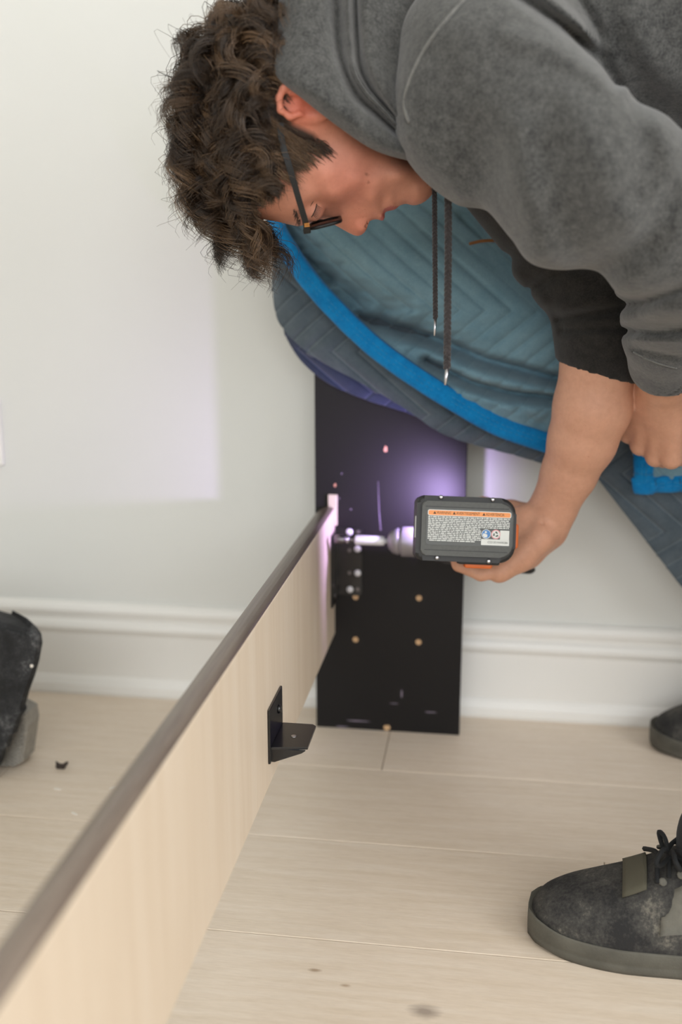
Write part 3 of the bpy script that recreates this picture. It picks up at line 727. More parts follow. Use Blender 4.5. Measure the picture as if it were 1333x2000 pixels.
cr_h = creases([
    ([(1010, -10), (1090, 45), (1175, 115), (1205, 160)], 9, .011), ([(1000, 70), (1080, 95), (1165, 150)], 16, -.006), ([(1130, -10), (1165, 50), (1185, 110)], 7, .007), ([(1050, -20), (1130, 40), (1180, 95)], 8, -.005),
    ([(1010, 250), (1022, 370), (1050, 490)], 24, -.006), ([(940, 260), (975, 380), (1020, 455)], 26, .006), ([(1070, 300), (1105, 430), (1165, 560)], 28, .007), ([(1120, 190), (1180, 320), (1235, 430)], 30, -.006),
    ([(1345, 340), (1260, 470), (1190, 510)], 22, .008), ([(1345, 420), (1290, 510), (1220, 560)], 20, -.005), ([(1240, 205), (1262, 300), (1240, 380)], 24, .007), ([(1290, 250), (1320, 330), (1345, 360)], 18, -.005),
    ([(1175, 598), (1250, 590), (1345, 560)], 9, .012), ([(1225, 625), (1290, 615), (1345, 605)], 10, -.004), ([(1225, 646), (1290, 648), (1345, 640)], 8, .009), ([(1235, 662), (1345, 668)], 7, -.003), ([(1240, 682), (1290, 690), (1345, 702)], 4, .0035),
    ([(800, 270), (850, 330), (900, 390)], 18, -.004), ([(860, 120), (880, 220), (930, 320)], 30, .005), ([(1230, 0), (1260, 100), (1345, 190)], 25, -.006), ([(1200, 80), (1250, 170), (1345, 250)], 22, .006)])
# cuff opening: cut the sleeve square at the wrist
cuff_p = C(1303, 722, 1.180); cuff_n = C(1303, 722, 1.18) - C(1320, 600, 1.085); cuff_n /= np.linalg.norm(cuff_n)
def clip_l(P):
    near = np.linalg.norm(P - cuff_p, axis=1) < .10
    return np.where(near, (P - cuff_p) @ cuff_n, -1.0)
# cavity for the wrist and for the neck
hd_s.chain([(C(1305, 700, 1.16), .036), (C(1300, 770, 1.22), .036)], .002, '-')
hV, hF = hd_s.mesh((-.16, .66, .55), (.98, 1.36, 1.18), .0034, cr_h, clip=clip_l)
hoodie = npmesh('hoodie', hV, hF, M['hoodie'], person); hoodie['label'] = 'heather grey fleece hooded sweatshirt'
# ribbed edge of the near cuff, shoulder seam
def surf_path(pts, n, t0, t1, sd=hd_s, disp=cr_h, lift=.0006):
    Q = spline(pts, n); return [march(sd, disp, x, y, t0, t1) - FW * lift for x, y in Q]
seam = surf_path([(915, -8), (880, 30), (846, 72), (818, 118), (798, 165), (790, 205), (800, 240)], 40, .75, 1.05)
tube('shoulder_seam', spline(seam[::3], 60), .0016, M['seam'], hoodie, 6)
seam2 = surf_path([(1238, 688), (1262, 700), (1292, 712), (1332, 722)], 14, .95, 1.25)
tube('cuff_seam', spline(seam2[::2], 30), .0009, M['seam'], hoodie, 6)
# far sleeve (darker)
ds = Sdf()
ds.chain([(C(925, 200, 1.19), .085), (C(1110, 460, 1.22), .068), (C(1180, 575, 1.225), .063), (C(1178, 640, 1.23), .053), (C(1168, 735, 1.245), .0515)], .02)
cr_d = creases([([(1040, 560), (1110, 520), (1180, 510)], 10, .008), ([(1000, 500), (1080, 470)], 12, .006), ([(1095, 622), (1170, 610), (1250, 600)], 8, .009), ([(1100, 645), (1180, 640), (1250, 640)], 6, .006), ([(1100, 600), (1180, 580)], 12, -.006), ([(1010, 540), (1060, 590)], 12, -.006)], .0018, 9, 1.5)
cp2 = C(1173, 727, 1.243); cn2 = C(1157, 795, 1.255) - C(1180, 690, 1.235); cn2 /= np.linalg.norm(cn2)
tilt = RT * .1; cn2 = cn2 - tilt * .0; cn2 = cn2 + UP * 0
cn2 = cn2 - RT * .12; ax2 = cn2 / np.linalg.norm(cn2)
ds.chain([(C(1173, 715, 1.240), .043), (C(1160, 790, 1.254), .043)], .002, '-')
dV, dF = ds.mesh((-.05, .95, .5), (.45, 1.36, 1.05), .0034, cr_d, clip=lambda P: np.where(np.linalg.norm(P - cp2, axis=1) < .12, (P - cp2) @ ax2, -1.0))
fs = npmesh('far_sleeve', dV, dF, M['dark_sleeve'], person); fs['label'] = 'dark charcoal far sleeve with a ribbed cuff'
# hood, lying in folds round the neck
near_st = [((548, -62), (590, -62), (630, -62), (655, -62), (680, -62), (697, -62), (724, -62), (850, -62), .950),
           ((546, 0), (590, 0), (632, 0), (658, 0), (680, 0), (696, 0), (722, 0), (850, 0), .948),
           ((542, 95), (588, 95), (638, 85), (662, 85), (684, 85), (700, 85), (724, 85), (830, 90), .944),
           ((543, 150), (598, 162), (652, 140), (675, 140), (692, 138), (705, 135), (732, 135), (795, 150), .940),
           ((598, 199), (640, 203), (680, 198), (700, 190), (715, 180), (724, 175), (745, 172), (800, 190), .944),
           ((660, 247), (690, 240), (718, 230), (735, 222), (748, 215), (755, 212), (768, 212), (812, 235), .952),
           ((730, 292), (747, 280), (764, 266), (774, 256), (782, 250), (787, 248), (797, 250), (838, 275), .962),
           ((800, 313), (806, 302), (813, 290), (820, 282), (826, 277), (832, 274), (842, 276), (870, 300), .975),
           ((858, 322), (862, 310), (866, 300), (870, 292), (874, 288), (880, 286), (888, 290), (900, 320), 1.0)]
offs = (.006, -.010, -.003, .016, -.003, .016, -.006, .022)
grid = []
far_top = [(-105, .972), (-138, 1.015), (-140, 1.065), (-105, 1.115)]
rows_ = []
def st_row(st, mirror=False):
    d0 = st[-1]; row = []
    for i, (c, o_) in enumerate(zip(st[:-1], offs)):
        d1 = d0 + o_
        if mirror: d1 = 2.085 - d1
        row.append(C(c[0], c[1], d1))
    lip = C(st[0][0] + 10, st[0][1] + 2, (d0 + .018) if not mirror else 2.085 - (d0 + .018)); return [lip] + row
for st in (near_st[8], near_st[6], near_st[4], near_st[2]): rows_.append(st_row(st, True))
for yy, dd in far_top[::-1]: rows_.append(st_row(tuple((c[0], yy + .12 * (c[0] - 548) * 0) for c in near_st[0][:-1]) + (dd,)))
for st in near_st: rows_.append(st_row(st))
G = np.array(rows_)
def cr_surface(G, nu, nv):
    A = np.stack([spline(G[:, j], nu) for j in range(G.shape[1])], 1); return np.stack([spline(A[i], nv) for i in range(nu)], 0)
def sheet(name, S_, th, mat, parent, smooth=True, back=None):
    """closed thin solid from a grid of points"""
    nu, nv = S_.shape[:2]; du = np.gradient(S_, axis=0); dv = np.gradient(S_, axis=1); N = np.cross(du, dv); N /= np.linalg.norm(N, axis=2)[..., None] + 1e-12
    if ((S_ - CAM) * N).sum() > 0: N = -N
    B_ = S_ - N * th; V = np.vstack([S_.reshape(-1, 3), B_.reshape(-1, 3)]); n = nu * nv
    i, j = np.meshgrid(np.arange(nu - 1), np.arange(nv - 1), indexing='ij'); a = (i * nv + j).ravel()
    q = np.stack([a, a + nv, a + nv + 1, a + 1], 1); f = [q, q[:, ::-1] + n]
    def rim(ix):
        ix = np.asarray(ix); return np.stack([ix[:-1], ix[1:], ix[1:] + n, ix[:-1] + n], 1)
    r0 = np.arange(nv); f += [rim(r0), rim((nu - 1) * nv + r0)[:, ::-1], rim(np.arange(nu) * nv)[:, ::-1], rim(np.arange(nu) * nv + nv - 1)]
    o = npmesh(name, V, np.vstack(f), mat, parent, smooth)
    bm = bmesh.new(); bm.from_mesh(o.data); bmesh.ops.recalc_face_normals(bm, faces=bm.faces); bm.to_mesh(o.data); bm.free(); return o
HS = cr_surface(G, 220, 120); HS += (sines(HS, 45, 4) * .0012)[..., None] * (-FW)
hood = sheet('hood', HS, .004, M['hoodie'], person); hood['label'] = 'folded grey hood round the neck'
# drawstrings
def cordpath(pts, n=120): return spline([C(*p) for p in pts], n)
def drawstring(pts, r, tipdir):
    P = cordpath(pts, 200); T = np.gradient(P, axis=0); T /= np.linalg.norm(T, axis=1)[:, None]
    L = np.concatenate([[0], np.cumsum(np.linalg.norm(np.diff(P, axis=0), axis=1))]); A = -FW - T * (T @ -FW)[:, None]; A /= np.linalg.norm(A, axis=1)[:, None]; B_ = np.cross(T, A)
    V = []; Fq = []; off = 0
    for k in range(3):
        ph = L / (r * 4.2) * 2 * math.pi + k * 2 * math.pi / 3
        Q = P + B_ * (r * .55 * np.sin(ph))[:, None] + A * (r * .35 * np.sin(2 * ph))[:, None]
        v, f = tube_arrays(Q, r * .52, 6); V.append(v); Fq += [tuple(i + off for i in g) for g in f]; off += len(v)
    o = npmesh('drawstring', np.vstack(V), Fq, M['cord'], person)
    e = P[-1]; q = e + np.array(tipdir)
    tube('aglet', [e - (q - e) * .1, e + (q - e) * .5, q], [r * .62, r * .5, r * .3], M['steel'], o, 8)
    return o
drawstring([(846, 300, 1.03), (849, 372, 1.05), (850, 480, 1.055), (851, 622, 1.06)], .0027, C(849, 656, 1.06) - C(851, 622, 1.06))
drawstring([(868, 330, .985), (875, 378, .995), (876, 480, 1.0), (875, 600, 1.0), (874, 720, 1.0)], .0037, C(870, 752, 1.0) - C(874, 720, 1.0))
# trousers
tr_ = Sdf()
for hip, knee, ank in (((.80, .96, .88), (.43, .93, .52), (.283, .985, .13)), ((.80, 1.15, .88), (.56, 1.30, .50), (.485, 1.475, .12))):
    tr_.chain([(np.array(hip), .105), (np.array(knee), .085), (np.array(ank), .066)], .04)
tr_.chain([(np.array([.80, .98, .90]), .125), (np.array([.80, 1.13, .90]), .125)], .05)
tV, tF = tr_.mesh((.1, .78, .03), (.98, 1.6, 1.08), .006, lambda P: sines(P, 30, 12) * .003)
npmesh('trousers', tV, tF, M['pants'], person)

# shoes
def make_shoe(toe, ang, label):
    ex = np.array([math.cos(ang), math.sin(ang), 0]); ey = np.array([-math.sin(ang), math.cos(ang), 0]); o = np.array([toe[0], toe[1], 0.0])
    sh = empty('shoe', parent=person); sh['label'] = label
    st = [(0, .012, .030, .034), (.012, .030, .046, .040), (.035, .043, .058, .046), (.065, .050, .071, .052), (.095, .052, .084, .055), (.120, .050, .098, .050), (.150, .046, .118, .045), (.185, .042, .128, .040), (.225, .038, .122, .038), (.260, .036, .118, .036), (.285, .028, .105, .028), (.296, .010, .07, .01)]
    # upper: superellipse sections
    V = []; ns = 24; S_ = np.array([[l, h, z, 0] for l, h, z, q in st]); S_ = spline(S_, 60)
    rows2 = []
    for l, hw, hz, _ in S_:
        r2 = []
        for k in range(ns + 1):
            a = math.pi * k / ns; c_, s_ = math.cos(a), math.sin(a)
            wy = hw * 1.035 * (1 if c_ >= 0 else -1) * abs(c_) ** .72; zz = .022 + (hz - .022) * abs(s_) ** .85
            r2.append(o + ex * (l + .0025) + ey * wy + np.array([0, 0, zz]))
        rows2.append(r2)
    U = np.array(rows2); U += (sines(U, 55, 31) * .0016)[..., None] * np.array([0, 0, 1.0]); V = U.reshape(-1, 3); n2 = ns + 1
    Fq = [(i * n2 + k, (i + 1) * n2 + k, (i + 1) * n2 + k + 1, i * n2 + k + 1) for i in range(len(U) - 1) for k in range(ns)]
    Fq += [tuple(range(n2)), tuple(range((len(U) - 1) * n2, len(U) * n2))[::-1]]
    up = npmesh('upper', V, Fq, M['shoe'], sh)
    # sole: outline rings with a lip that climbs the toe
    out = []
    for l, h, z, q in st: out.append((l, h))
    Ls = spline(np.array(out, float), 40)
    loop = [(-.002, 0)] + [(l - .001 if l < .01 else l, h + .0035) for l, h in Ls] + [(.304, 0)] + [(l - .001 if l < .01 else l, -(h + .0035)) for l, h in Ls[::-1]]
    loop = np.array(loop); cx_ = .15
    rings = [(0, .96, .0), (.004, .985, 0), (.010, .995, 0), (.0115, .985, 0), (.013, .998, 0), (.020, 1.0, 0), (.026, .992, .004), (.0285, .978, .005), (.026, .95, .004)]
    V = []
    for z, s_, lip in rings:
        for l, h in loop:
            toe_l = np.exp(-(max(l, 0) / .025) ** 2)
            V.append(o + ex * (cx_ + (l - cx_) * (s_ * .3 + .7)) + ey * h * s_ + np.array([0, 0, z + (lip * 1.2 + (.006 if z == 0 else 0)) * toe_l]))
    nl = len(loop); Fq = [(i * nl + k, i * nl + (k + 1) % nl, (i + 1) * nl + (k + 1) % nl, (i + 1) * nl + k) for i in range(len(rings) - 1) for k in range(nl)]
    Fq += [tuple(range(nl))[::-1], tuple(range((len(rings) - 1) * nl, len(rings) * nl))]
    so = npmesh('sole', V, Fq, M['sole'], sh)
    bm = bmesh.new(); bm.from_mesh(so.data); bmesh.ops.recalc_face_normals(bm, faces=bm.faces); bm.to_mesh(so.data); bm.free()
    def on(l, side, lift=.0015):   # point on the upper at length l, side -1..1
        i = int(np.argmin(np.abs(S_[:, 0] + .006 - l))); a = math.acos(max(-1, min(1, side))); k = int(round(a / math.pi * ns)); p = U[i, k]; c = o + ex * l + np.array([0, 0, .03]); d = p - c; return p + d / np.linalg.norm(d) * lift
    # tongue strap, side overlay, laces
    G2 = np.array([[on(l, s_, .0028) for s_ in np.linspace(-.45, .45, 9)] for l in (.098, .104, .110, .116, .122)])
    sheet('strap', G2, .002, M['strap'], sh)
    for sd_ in (-1, 1):
        G3 = np.array([[on(l, sd_ * s_, .0022) for s_ in (.62, .72, .8, .86, .92, .95, .97)] for l in np.linspace(.135, .235, 14)])
        for i in range(len(G3)):
            for j in range(len(G3[i])):
                if i < 3: G3[i, j] += np.array([0, 0, -.004 * (3 - i) * (j < 3)])
        sheet('side_overlay', G3, .0025, M['shoe_panel'], sh)
        for l in (.140, .156, .172, .188):
            p = on(l, sd_ * .55, .0035); lathe('eyelet', [(.0042, -.001), (.0042, .0012), (.0024, .0014)], (p, ex, np.array([0, .6 * sd_ * -1, .8]), np.cross(ex, np.array([0, .6 * sd_ * -1, .8]))), M['shoe_panel'], sh, 10)
    for i, l in enumerate((.132, .146, .160, .174, .188)):
        A_ = [on(l + (.008 if s_ > 0 else -.002) * (1 if i % 2 else -1), s_, .005 + .003 * (1 - abs(s_))) for s_ in (-.55, -.3, 0, .3, .55)]
        tube('lace', spline(A_, 24), .0027, M['lace'], sh, 6)
    k0 = on(.142, -.1, .010)
    for q, (dl, dy, dz) in enumerate(((-.014, -.028, .004), (.004, -.035, .012), (.020, -.030, .002), (-.01, .022, .010))):
        P = spline([k0, k0 + ex * dl * .5 + ey * dy * .5 + np.array([0, 0, .012]), k0 + ex * dl + ey * dy + np.array([0, 0, dz]), k0 + ex * (dl + .006) + ey * dy * .6 + np.array([0, 0, -.004]), k0 + ex * .003], 30)
        tube('lace', P, .0026, M['lace'], sh, 6)
    return sh
make_shoe((.068, 1.005), math.radians(-7), 'worn black and grey suede near shoe')
make_shoe((.272, 1.490), math.radians(-2), 'black far shoe near the baseboard')

# ------------------------------------------------------------------ hair
nrm = np.zeros(len(bV) * 3, dtype=np.float32); bobj.data.vertices.foreach_get('normal', nrm); nrm = nrm.reshape(-1, 3)
hooded = (bx > 538) & (by < 168) | (u_ > huv(545, 100)[0]) & (v_ > huv(545, 150)[1])
e_uv = huv(604, 203, .078); sidx = np.where(scalp & (hd < -.0015) & ~hooded & (np.hypot(u_ - e_uv[0], v_ - e_uv[1]) > .030))[0]
GV = np.array([0, 0, -1.0])
def strands(sidx, n_locks, n_str, nseg):
    lr = RNG.choice(sidx, n_locks, replace=False); root = bV[sidx[RNG.integers(0, len(sidx), n_str)]]
    LP = bV[lr]; LN = nrm[lr]; lu, lv, lw = HL(LP); lx, ly = near_px(LP)
    # length: long on top and front, short round the ear and sideburn
    ear_ = huv(600, 215, .07); de = np.hypot(lu - ear_[0], lv - ear_[1]); front = np.clip((huv(560, 300)[0] - lu) / .06, 0, 1)
    burn = huv(600, 285, .07); db = np.hypot(lu - burn[0], lv - burn[1])
    length = (.024 + .044 * np.clip((np.minimum(de, db) - .015) / .05, 0, 1)) * RNG.uniform(.8, 1.25, n_locks)
    dline = -hd[lr]; length = np.where(np.abs(lw) > .028, np.minimum(length, .012 + .95 * dline), length)
    dhood = np.clip((huv(548, 100)[0] - lu) / 1.0, 0, 1); length = np.where(ly < 175, np.minimum(length, .022 + 1.1 * dhood), length)
    fore = (np.abs(lw) < .04) & (np.hypot(lu - huv(470, 410)[0], lv - huv(470, 410)[1]) < .034); length[fore] = RNG.uniform(.055, .088, fore.sum())
    side = np.clip(np.abs(lw) / .07, 0, 1)
    hxc = np.where(lu > huv(440, 200)[0], .55, -.10) + RNG.normal(0, .35, n_locks)
    flow = -HY[None] * (.75 + RNG.normal(0, .3, n_locks))[:, None] + HX[None] * hxc[:, None]
    low = ((de < .045) | (db < .04)) & (np.abs(lw) > .03); flow[low] = -HY * .55 + HX * .85
    edge_ = (dline < .03) & (np.abs(lw) > .03) & ~low; flow[edge_] = -HY * .6 + HX * .6
    flow -= LN * (flow * LN).sum(1)[:, None]; flow /= np.linalg.norm(flow, axis=1)[:, None] + 1e-9
    out = np.where(low, .06, np.where(edge_, .16, .27)) * RNG.uniform(.6, 1.4, n_locks); out[fore] = .25
    grav = np.where(fore, 1.5, np.where(low, .1, .30)); turns = RNG.uniform(1.0, 1.9, n_locks) * np.where(low, .5, 1.0); crad = RNG.uniform(.0075, .0140, n_locks) * np.where(low, .16, np.where(edge_, .5, 1)) * np.clip(length / .06, .25, 1.1); crad[fore] *= 1.15
    turns[fore] = RNG.uniform(1.0, 1.7, fore.sum())
    ph = RNG.uniform(0, 6.28, n_locks); hand = RNG.choice([-1, 1], n_locks)
    ts = np.linspace(0, 1, nseg + 1); Gd = np.zeros((n_locks, nseg + 1, 3)); p = LP.copy() - LN * .001; ax = np.zeros_like(Gd)
    for i, t_ in enumerate(ts):
        Gd[:, i] = p; d = LN * (out * (1 - t_) ** 1.2 + .04)[:, None] + flow * (.35 + .9 * t_ * (1 - .3 * t_)) + GV * (grav * t_)[:, None]
        # stay outside the skull
        c = H0 + HX * huv(520, 200)[0] + HY * huv(520, 200)[1]; d /= np.linalg.norm(d, axis=1)[:, None]; ax[:, i] = d; p = p + d * (length / nseg)[:, None]
    a1 = np.cross(ax, HZ + .3 * HX); a1 /= np.linalg.norm(a1, axis=2)[..., None] + 1e-9; a2 = np.cross(ax, a1)
    # nearest lock for each strand
    li = np.empty(n_str, int)
    for s0 in range(0, n_str, 2000): li[s0:s0 + 2000] = np.argmin(((root[s0:s0 + 2000, None] - LP[None]) ** 2).sum(2), 1)
    stray = RNG.random(n_str) < .05
    tt = ts[None, :, None]; pull = np.where(stray, .15, np.where(low[li], RNG.uniform(.1, .5, n_str), RNG.uniform(.7, .96, n_str)))[:, None, None]
    phs = ph[li] + RNG.normal(0, .30, n_str); rr = crad[li] * RNG.uniform(.75, 1.25, n_str) * np.where(stray, 1.7, 1.0); tn = turns[li] * RNG.uniform(.92, 1.08, n_str); hn = hand[li]
    ang = phs[:, None] + hn[:, None] * tn[:, None] * 2 * np.pi * ts[None]
    env = np.sin(np.minimum(ts * 2.2, 1) * np.pi / 2)[None] * rr[:, None]
    base0 = a1[li] * (np.cos(ang) * env)[..., None] + a2[li] * (np.sin(ang) * env)[..., None]
    k = RNG.uniform(.82, 1.08, n_str)[:, None, None]
    P = root[:, None] + (Gd[li] - Gd[li][:, :1]) * k + (LP[li] - root)[:, None] * pull * (tt ** .7) + base0 + (RNG.normal(0, .0016, (n_str, 1, 3)) * tt)
    P += np.where(stray, 1, 0)[:, None, None] * RNG.normal(0, .006, (n_str, 1, 3)) * tt
    # push anything inside the skull back out
    sh_ = P.shape; Q = P.reshape(-1, 3); f = head_f(Q); cen = H0 + HX * huv(560, 210)[0] + HY * huv(560, 210)[1]; dr = Q - cen; dr /= np.linalg.norm(dr, axis=1)[:, None]
    Q = Q + dr * np.clip(.003 - f, 0, .03)[:, None]; P = Q.reshape(sh_)
    lockc = RNG.random(n_locks); dark = np.array(lin((45, 35, 28))[:3]); lite = np.array(lin((124, 97, 71))[:3])
    mixv = np.clip(lockc[li] ** 2.0 * .8 + RNG.normal(0, .12, n_str), 0, 1)[:, None]; cc = dark * (1 - mixv) + lite * mixv
    return P, cc, stray
def strand_mesh(name, P, cc, r0, parent, mat):
    n, m_, _ = P.shape; T = np.gradient(P, axis=1); T /= np.linalg.norm(T, axis=2)[..., None] + 1e-12
    A = np.cross(T, HZ * .8 + HX * .21 + HY * .55); A /= np.linalg.norm(A, axis=2)[..., None] + 1e-9; B_ = np.cross(T, A)
    rad = (r0 * (1 - .75 * np.linspace(0, 1, m_) ** 2))[None, :, None]
    R3 = [P + rad * (math.cos(a) * A + math.sin(a) * B_) for a in (0, 2.0944, 4.18879)]
    V = np.stack(R3, 2).reshape(-1, 3); b = (np.arange(n)[:, None, None] * m_ + np.arange(m_ - 1)[None, :, None]) * 3 + np.arange(3)[None, None]
    b2 = (np.arange(n)[:, None, None] * m_ + np.arange(m_ - 1)[None, :, None]) * 3 + ((np.arange(3) + 1) % 3)[None, None]
    Fq = np.stack([b, b2, b2 + 3, b + 3], -1).reshape(-1, 4)
    return npmesh(name, V, Fq, mat, parent, True, np.repeat(cc, m_ * 3, axis=0))
HP, HCc, stray = strands(sidx, 430, 15000, 16)
hair = strand_mesh('hair', HP, HCc, .00036, person, M['hair']); tag(hair, 'tousled dark brown curly hair', kind=None)
# brow and lashes
br = []
for k in range(60):
    a = RNG.random(); x = 577 + 11 * a + RNG.normal(0, 2.6); y = 408 + 30 * a; wv = .052 - .012 * a
    p = H(x, y, wv); f = head_f(p[None])[0]; p = p - (-HZ) * 0 + HZ * (-f + .0006); q = p + (HX * RNG.uniform(-.003, .001) - HY * RNG.uniform(.003, .006)) + HZ * RNG.uniform(-.001, .0015)
    br.append([p, (p + q) / 2 + HZ * .0008, q])
strand_mesh('eyebrow', np.array(br), np.tile(np.array(lin((48, 34, 27))[:3]), (len(br), 1)), .00026, person, M['brow'])
def face_pt(x, y, lift=.0008):
    for ww in np.linspace(.075, 0, 150):
        p = H(x, y, ww)
        if body.ev(p[None], [0, 1, 2])[0] < 0: break
    return p + HZ * lift
lash = []
for a in np.linspace(0, 1, 9):
    p = face_pt(612 + 6 * a, 420 - 20 * a, 0); q = p + HX * (.0045 + .002 * a) - HY * .004 + HZ * .001
    lash.append([p, (p + q) / 2 + HZ * .0008, q])
strand_mesh('eyelashes', np.array(lash), np.tile(np.array(lin((30, 22, 18))[:3]), (len(lash), 1)), .0003, person, M['lash'])
tube('eyelid_line', spline([face_pt(x, y, .0002) for x, y in ((619, 398), (617, 408), (613, 417), (609, 424))], 12), .0005, M['lash'], person, 5)
tube('eyelid_crease', spline([face_pt(x, y, .0001) for x, y in ((613, 392), (606, 404), (601, 416))], 12), .00035, M['brow'], person, 5)

# ------------------------------------------------------------------ eyeglasses
gls = empty('eyeglasses', 'black rectangular eyeglasses with gold hinges worn on the bent-down face', 'glasses')
L0 = H(603, 449, .066); L1 = H(669, 432, .066); e1 = L1 - L0; lh = np.linalg.norm(e1); e1 /= lh
def mir(p): q = p - H0; return p - 2 * HZ * (q @ HZ)
for sg in (1, -1):
    cen = (L0 + L1) / 2 + HZ * (.040 - .066); e2 = HZ
    loop = rrect(lh - .003, .050, .010, 6); P = [cen + e1 * a + e2 * b for a, b in loop]; P = P + [P[0], P[1]]
    if sg < 0: P = [mir(p) for p in P]
    rim = tube('rim', P, .0019, M['frame'], gls, 8)
    fwd = np.cross(e1, e2); cen_s = cen if sg > 0 else mir(cen); e2s = e2 * sg
    prism('lens', rrect(lh - .004, .049, .009, 6), (cen_s, e1, e2s, np.cross(e1, e2s)), -.0007, .0007, M['lens'], rim)
    hb0 = H(601, 449, .066); ends = [(hb0, .0036)]
    a = H(600, 451, .0675); b = H(596, 430, .070); c_ = H(583, 386, .0735); d_ = H(567, 330, .0755); e_ = H(552, 280, .0745); f_ = H(548, 240, .0745)
    pts = [a, b, c_, d_, e_, f_]
    if sg < 0: pts = [mir(p) for p in pts]
    Q = spline(pts, 40); T = np.gradient(Q, axis=0); T /= np.linalg.norm(T, axis=1)[:, None]; wd = np.cross(T, HZ); wd /= np.linalg.norm(wd, axis=1)[:, None]
    hw = .0030; ht = .0014; V = np.stack([Q + wd * hw + HZ * ht, Q - wd * hw + HZ * ht, Q - wd * hw - HZ * ht, Q + wd * hw - HZ * ht], 1).reshape(-1, 3)
    Fq = [(i * 4 + k, i * 4 + (k + 1) % 4, i * 4 + 4 + (k + 1) % 4, i * 4 + 4 + k) for i in range(39) for k in range(4)] + [(3, 2, 1, 0), (156, 157, 158, 159)]
    tm = npmesh('temple', V, Fq, M['frame'], gls, False)
    hc = H(600, 440, .0715) if sg > 0 else mir(H(600, 440, .0715)); g_ = T[3]
    for k in range(3):
        prism('hinge', rrect(.0054, .0009, .0003, 2), (hc + g_ * (-.0010 + .0014 * k), wd[3], g_, HZ * sg), -.001, .0014, M['gold'], tm)
    ec = H(600, 451, .067) if sg > 0 else mir(H(600, 451, .067))
    prism('end_piece', rrect(.0075, .0055, .001, 2), (ec, wd[3], g_, HZ * sg), -.004, .002, M['frame'], gls, .0005, 1)
bc = (L0 + L1) / 2 - HZ * .066
tube('bridge', spline([bc - e1 * .008 + HZ * .016, bc - e1 * .010 + HZ * .007 + (L0 - H(603, 440, .066)) * .3, bc - e1 * .010 - HZ * .007 + (L0 - H(603, 440, .066)) * .3, bc - e1 * .008 - HZ * .016], 16), .0018, M['frame'], gls, 8)

# ------------------------------------------------------------------ moving blanket hung over the headboard
blk = empty('moving_blanket', 'quilted blue moving blanket with bright blue bound edge draped over the headboard', 'blanket')
def chevron(X, Z, per=.027, half=.15, z0=.51, amp=1.0):
    """distance-like phase of zigzag stitch lines, 0 on a stitch line"""
    zz = (Z - z0) / half; tri = np.abs((zz % 2) - 1) * half
    ph = (X * .80 + tri * .95 * amp) / per
    return np.abs((ph % 1) - .5) * 2          # 1 on the line, 0 between
def quilt(S_, depth=.0032, per=.027, **kw):
    c = chevron(S_[..., 0], S_[..., 2], per, **kw); return -depth * np.exp(-((1 - c) / .20) ** 2) + .0012 * (1 - c)
def grid_px(rows_, nu, nv):
    G_ = np.array([[PY(x, y, Y) for x, y, Y in r] for r in rows_]); return cr_surface(G_, nu, nv)
def pxg(S_):
    X, t_ = px_of(S_.reshape(-1, 3)); return X.reshape(S_.shape[:2] + (2,))
def bumpg(X, poly, sig, amp): return amp * np.exp(-.5 * (seg_d(X.reshape(-1, 2), poly) / sig) ** 2).reshape(X.shape[:2])
toward = np.array([0, -1.0, 0])
# front layer: from its bound lower edge up over the board
edge = [(522, 418), (541, 478), (588, 552), (650, 622), (722, 690), (800, 747), (880, 797), (968, 846), (1066, 880), (1120, 896), (1172, 914)]
eY = [1.43, 1.405, 1.385, 1.375, 1.37, 1.37, 1.372, 1.38, 1.395, 1.41, 1.42]
topx = [(548, 330), (590, 300), (650, 285), (730, 275), (810, 270), (880, 268), (950, 268), (1020, 270), (1100, 280), (1160, 290), (1220, 300)]
rowsA = []
for f, dy, bul in ((0, 0, 0), (.14, 0, .006), (.34, 0, .012), (.6, 0, .0), (.82, 0, -.02), (1, 0, -.045)):
    rowsA.append([(a[0] * (1 - f) + b[0] * f, a[1] * (1 - f) + b[1] * f, Y - bul + .02 * f) for a, b, Y in zip(edge, topx, eY)])
SA = grid_px(rowsA, 150, 330); XA = pxg(SA); SA0 = SA + toward * .001
dA = quilt(SA) + sines(SA, 22, 41) * .003
puck = np.exp(-.5 * (seg_d(XA.reshape(-1, 2), [(590, 520), (680, 590), (800, 640), (900, 690)]) / 42) ** 2).reshape(XA.shape[:2])
dA += puck * (sines(SA * np.array([1, 1, 1.8]), 150, 42) * .0050 + sines(SA * np.array([1, 1, 2.0]), 270, 43) * .0022 - .010)
for poly, sg_, am in (([(545, 440), (610, 525), (700, 600), (790, 655), (860, 690)], 34, -.034), ([(690, 625), (820, 660), (950, 708), (1110, 748)], 9, -.048), ([(700, 655), (840, 690), (960, 735), (1120, 768)], 17, .022),
                      ([(830, 712), (920, 752), (1000, 772), (1130, 782)], 7, -.044), ([(900, 765), (1000, 796), (1130, 806)], 16, .014), ([(1015, 800), (1060, 835), (1090, 870)], 7, -.007), ([(1080, 800), (1040, 850)], 7, -.006),
                      ([(840, 470), (960, 560), (1090, 650)], 70, .026), ([(640, 480), (740, 540)], 40, .012), ([(900, 430), (1000, 540), (1110, 640)], 8, -.007), ([(950, 440), (1050, 540), (1110, 600)], 8, -.008),
                      ([(1050, 560), (1120, 640)], 14, -.010)): dA += bumpg(XA, poly, sg_, am)
fadeA = np.clip((np.arange(150) - 8) / 14, 0, 1)[:, None]
SA = SA + toward * (dA * (.02 + .98 * fadeA))[..., None]
front = sheet('front_layer', SA, .006, M['blue_face'], blk)
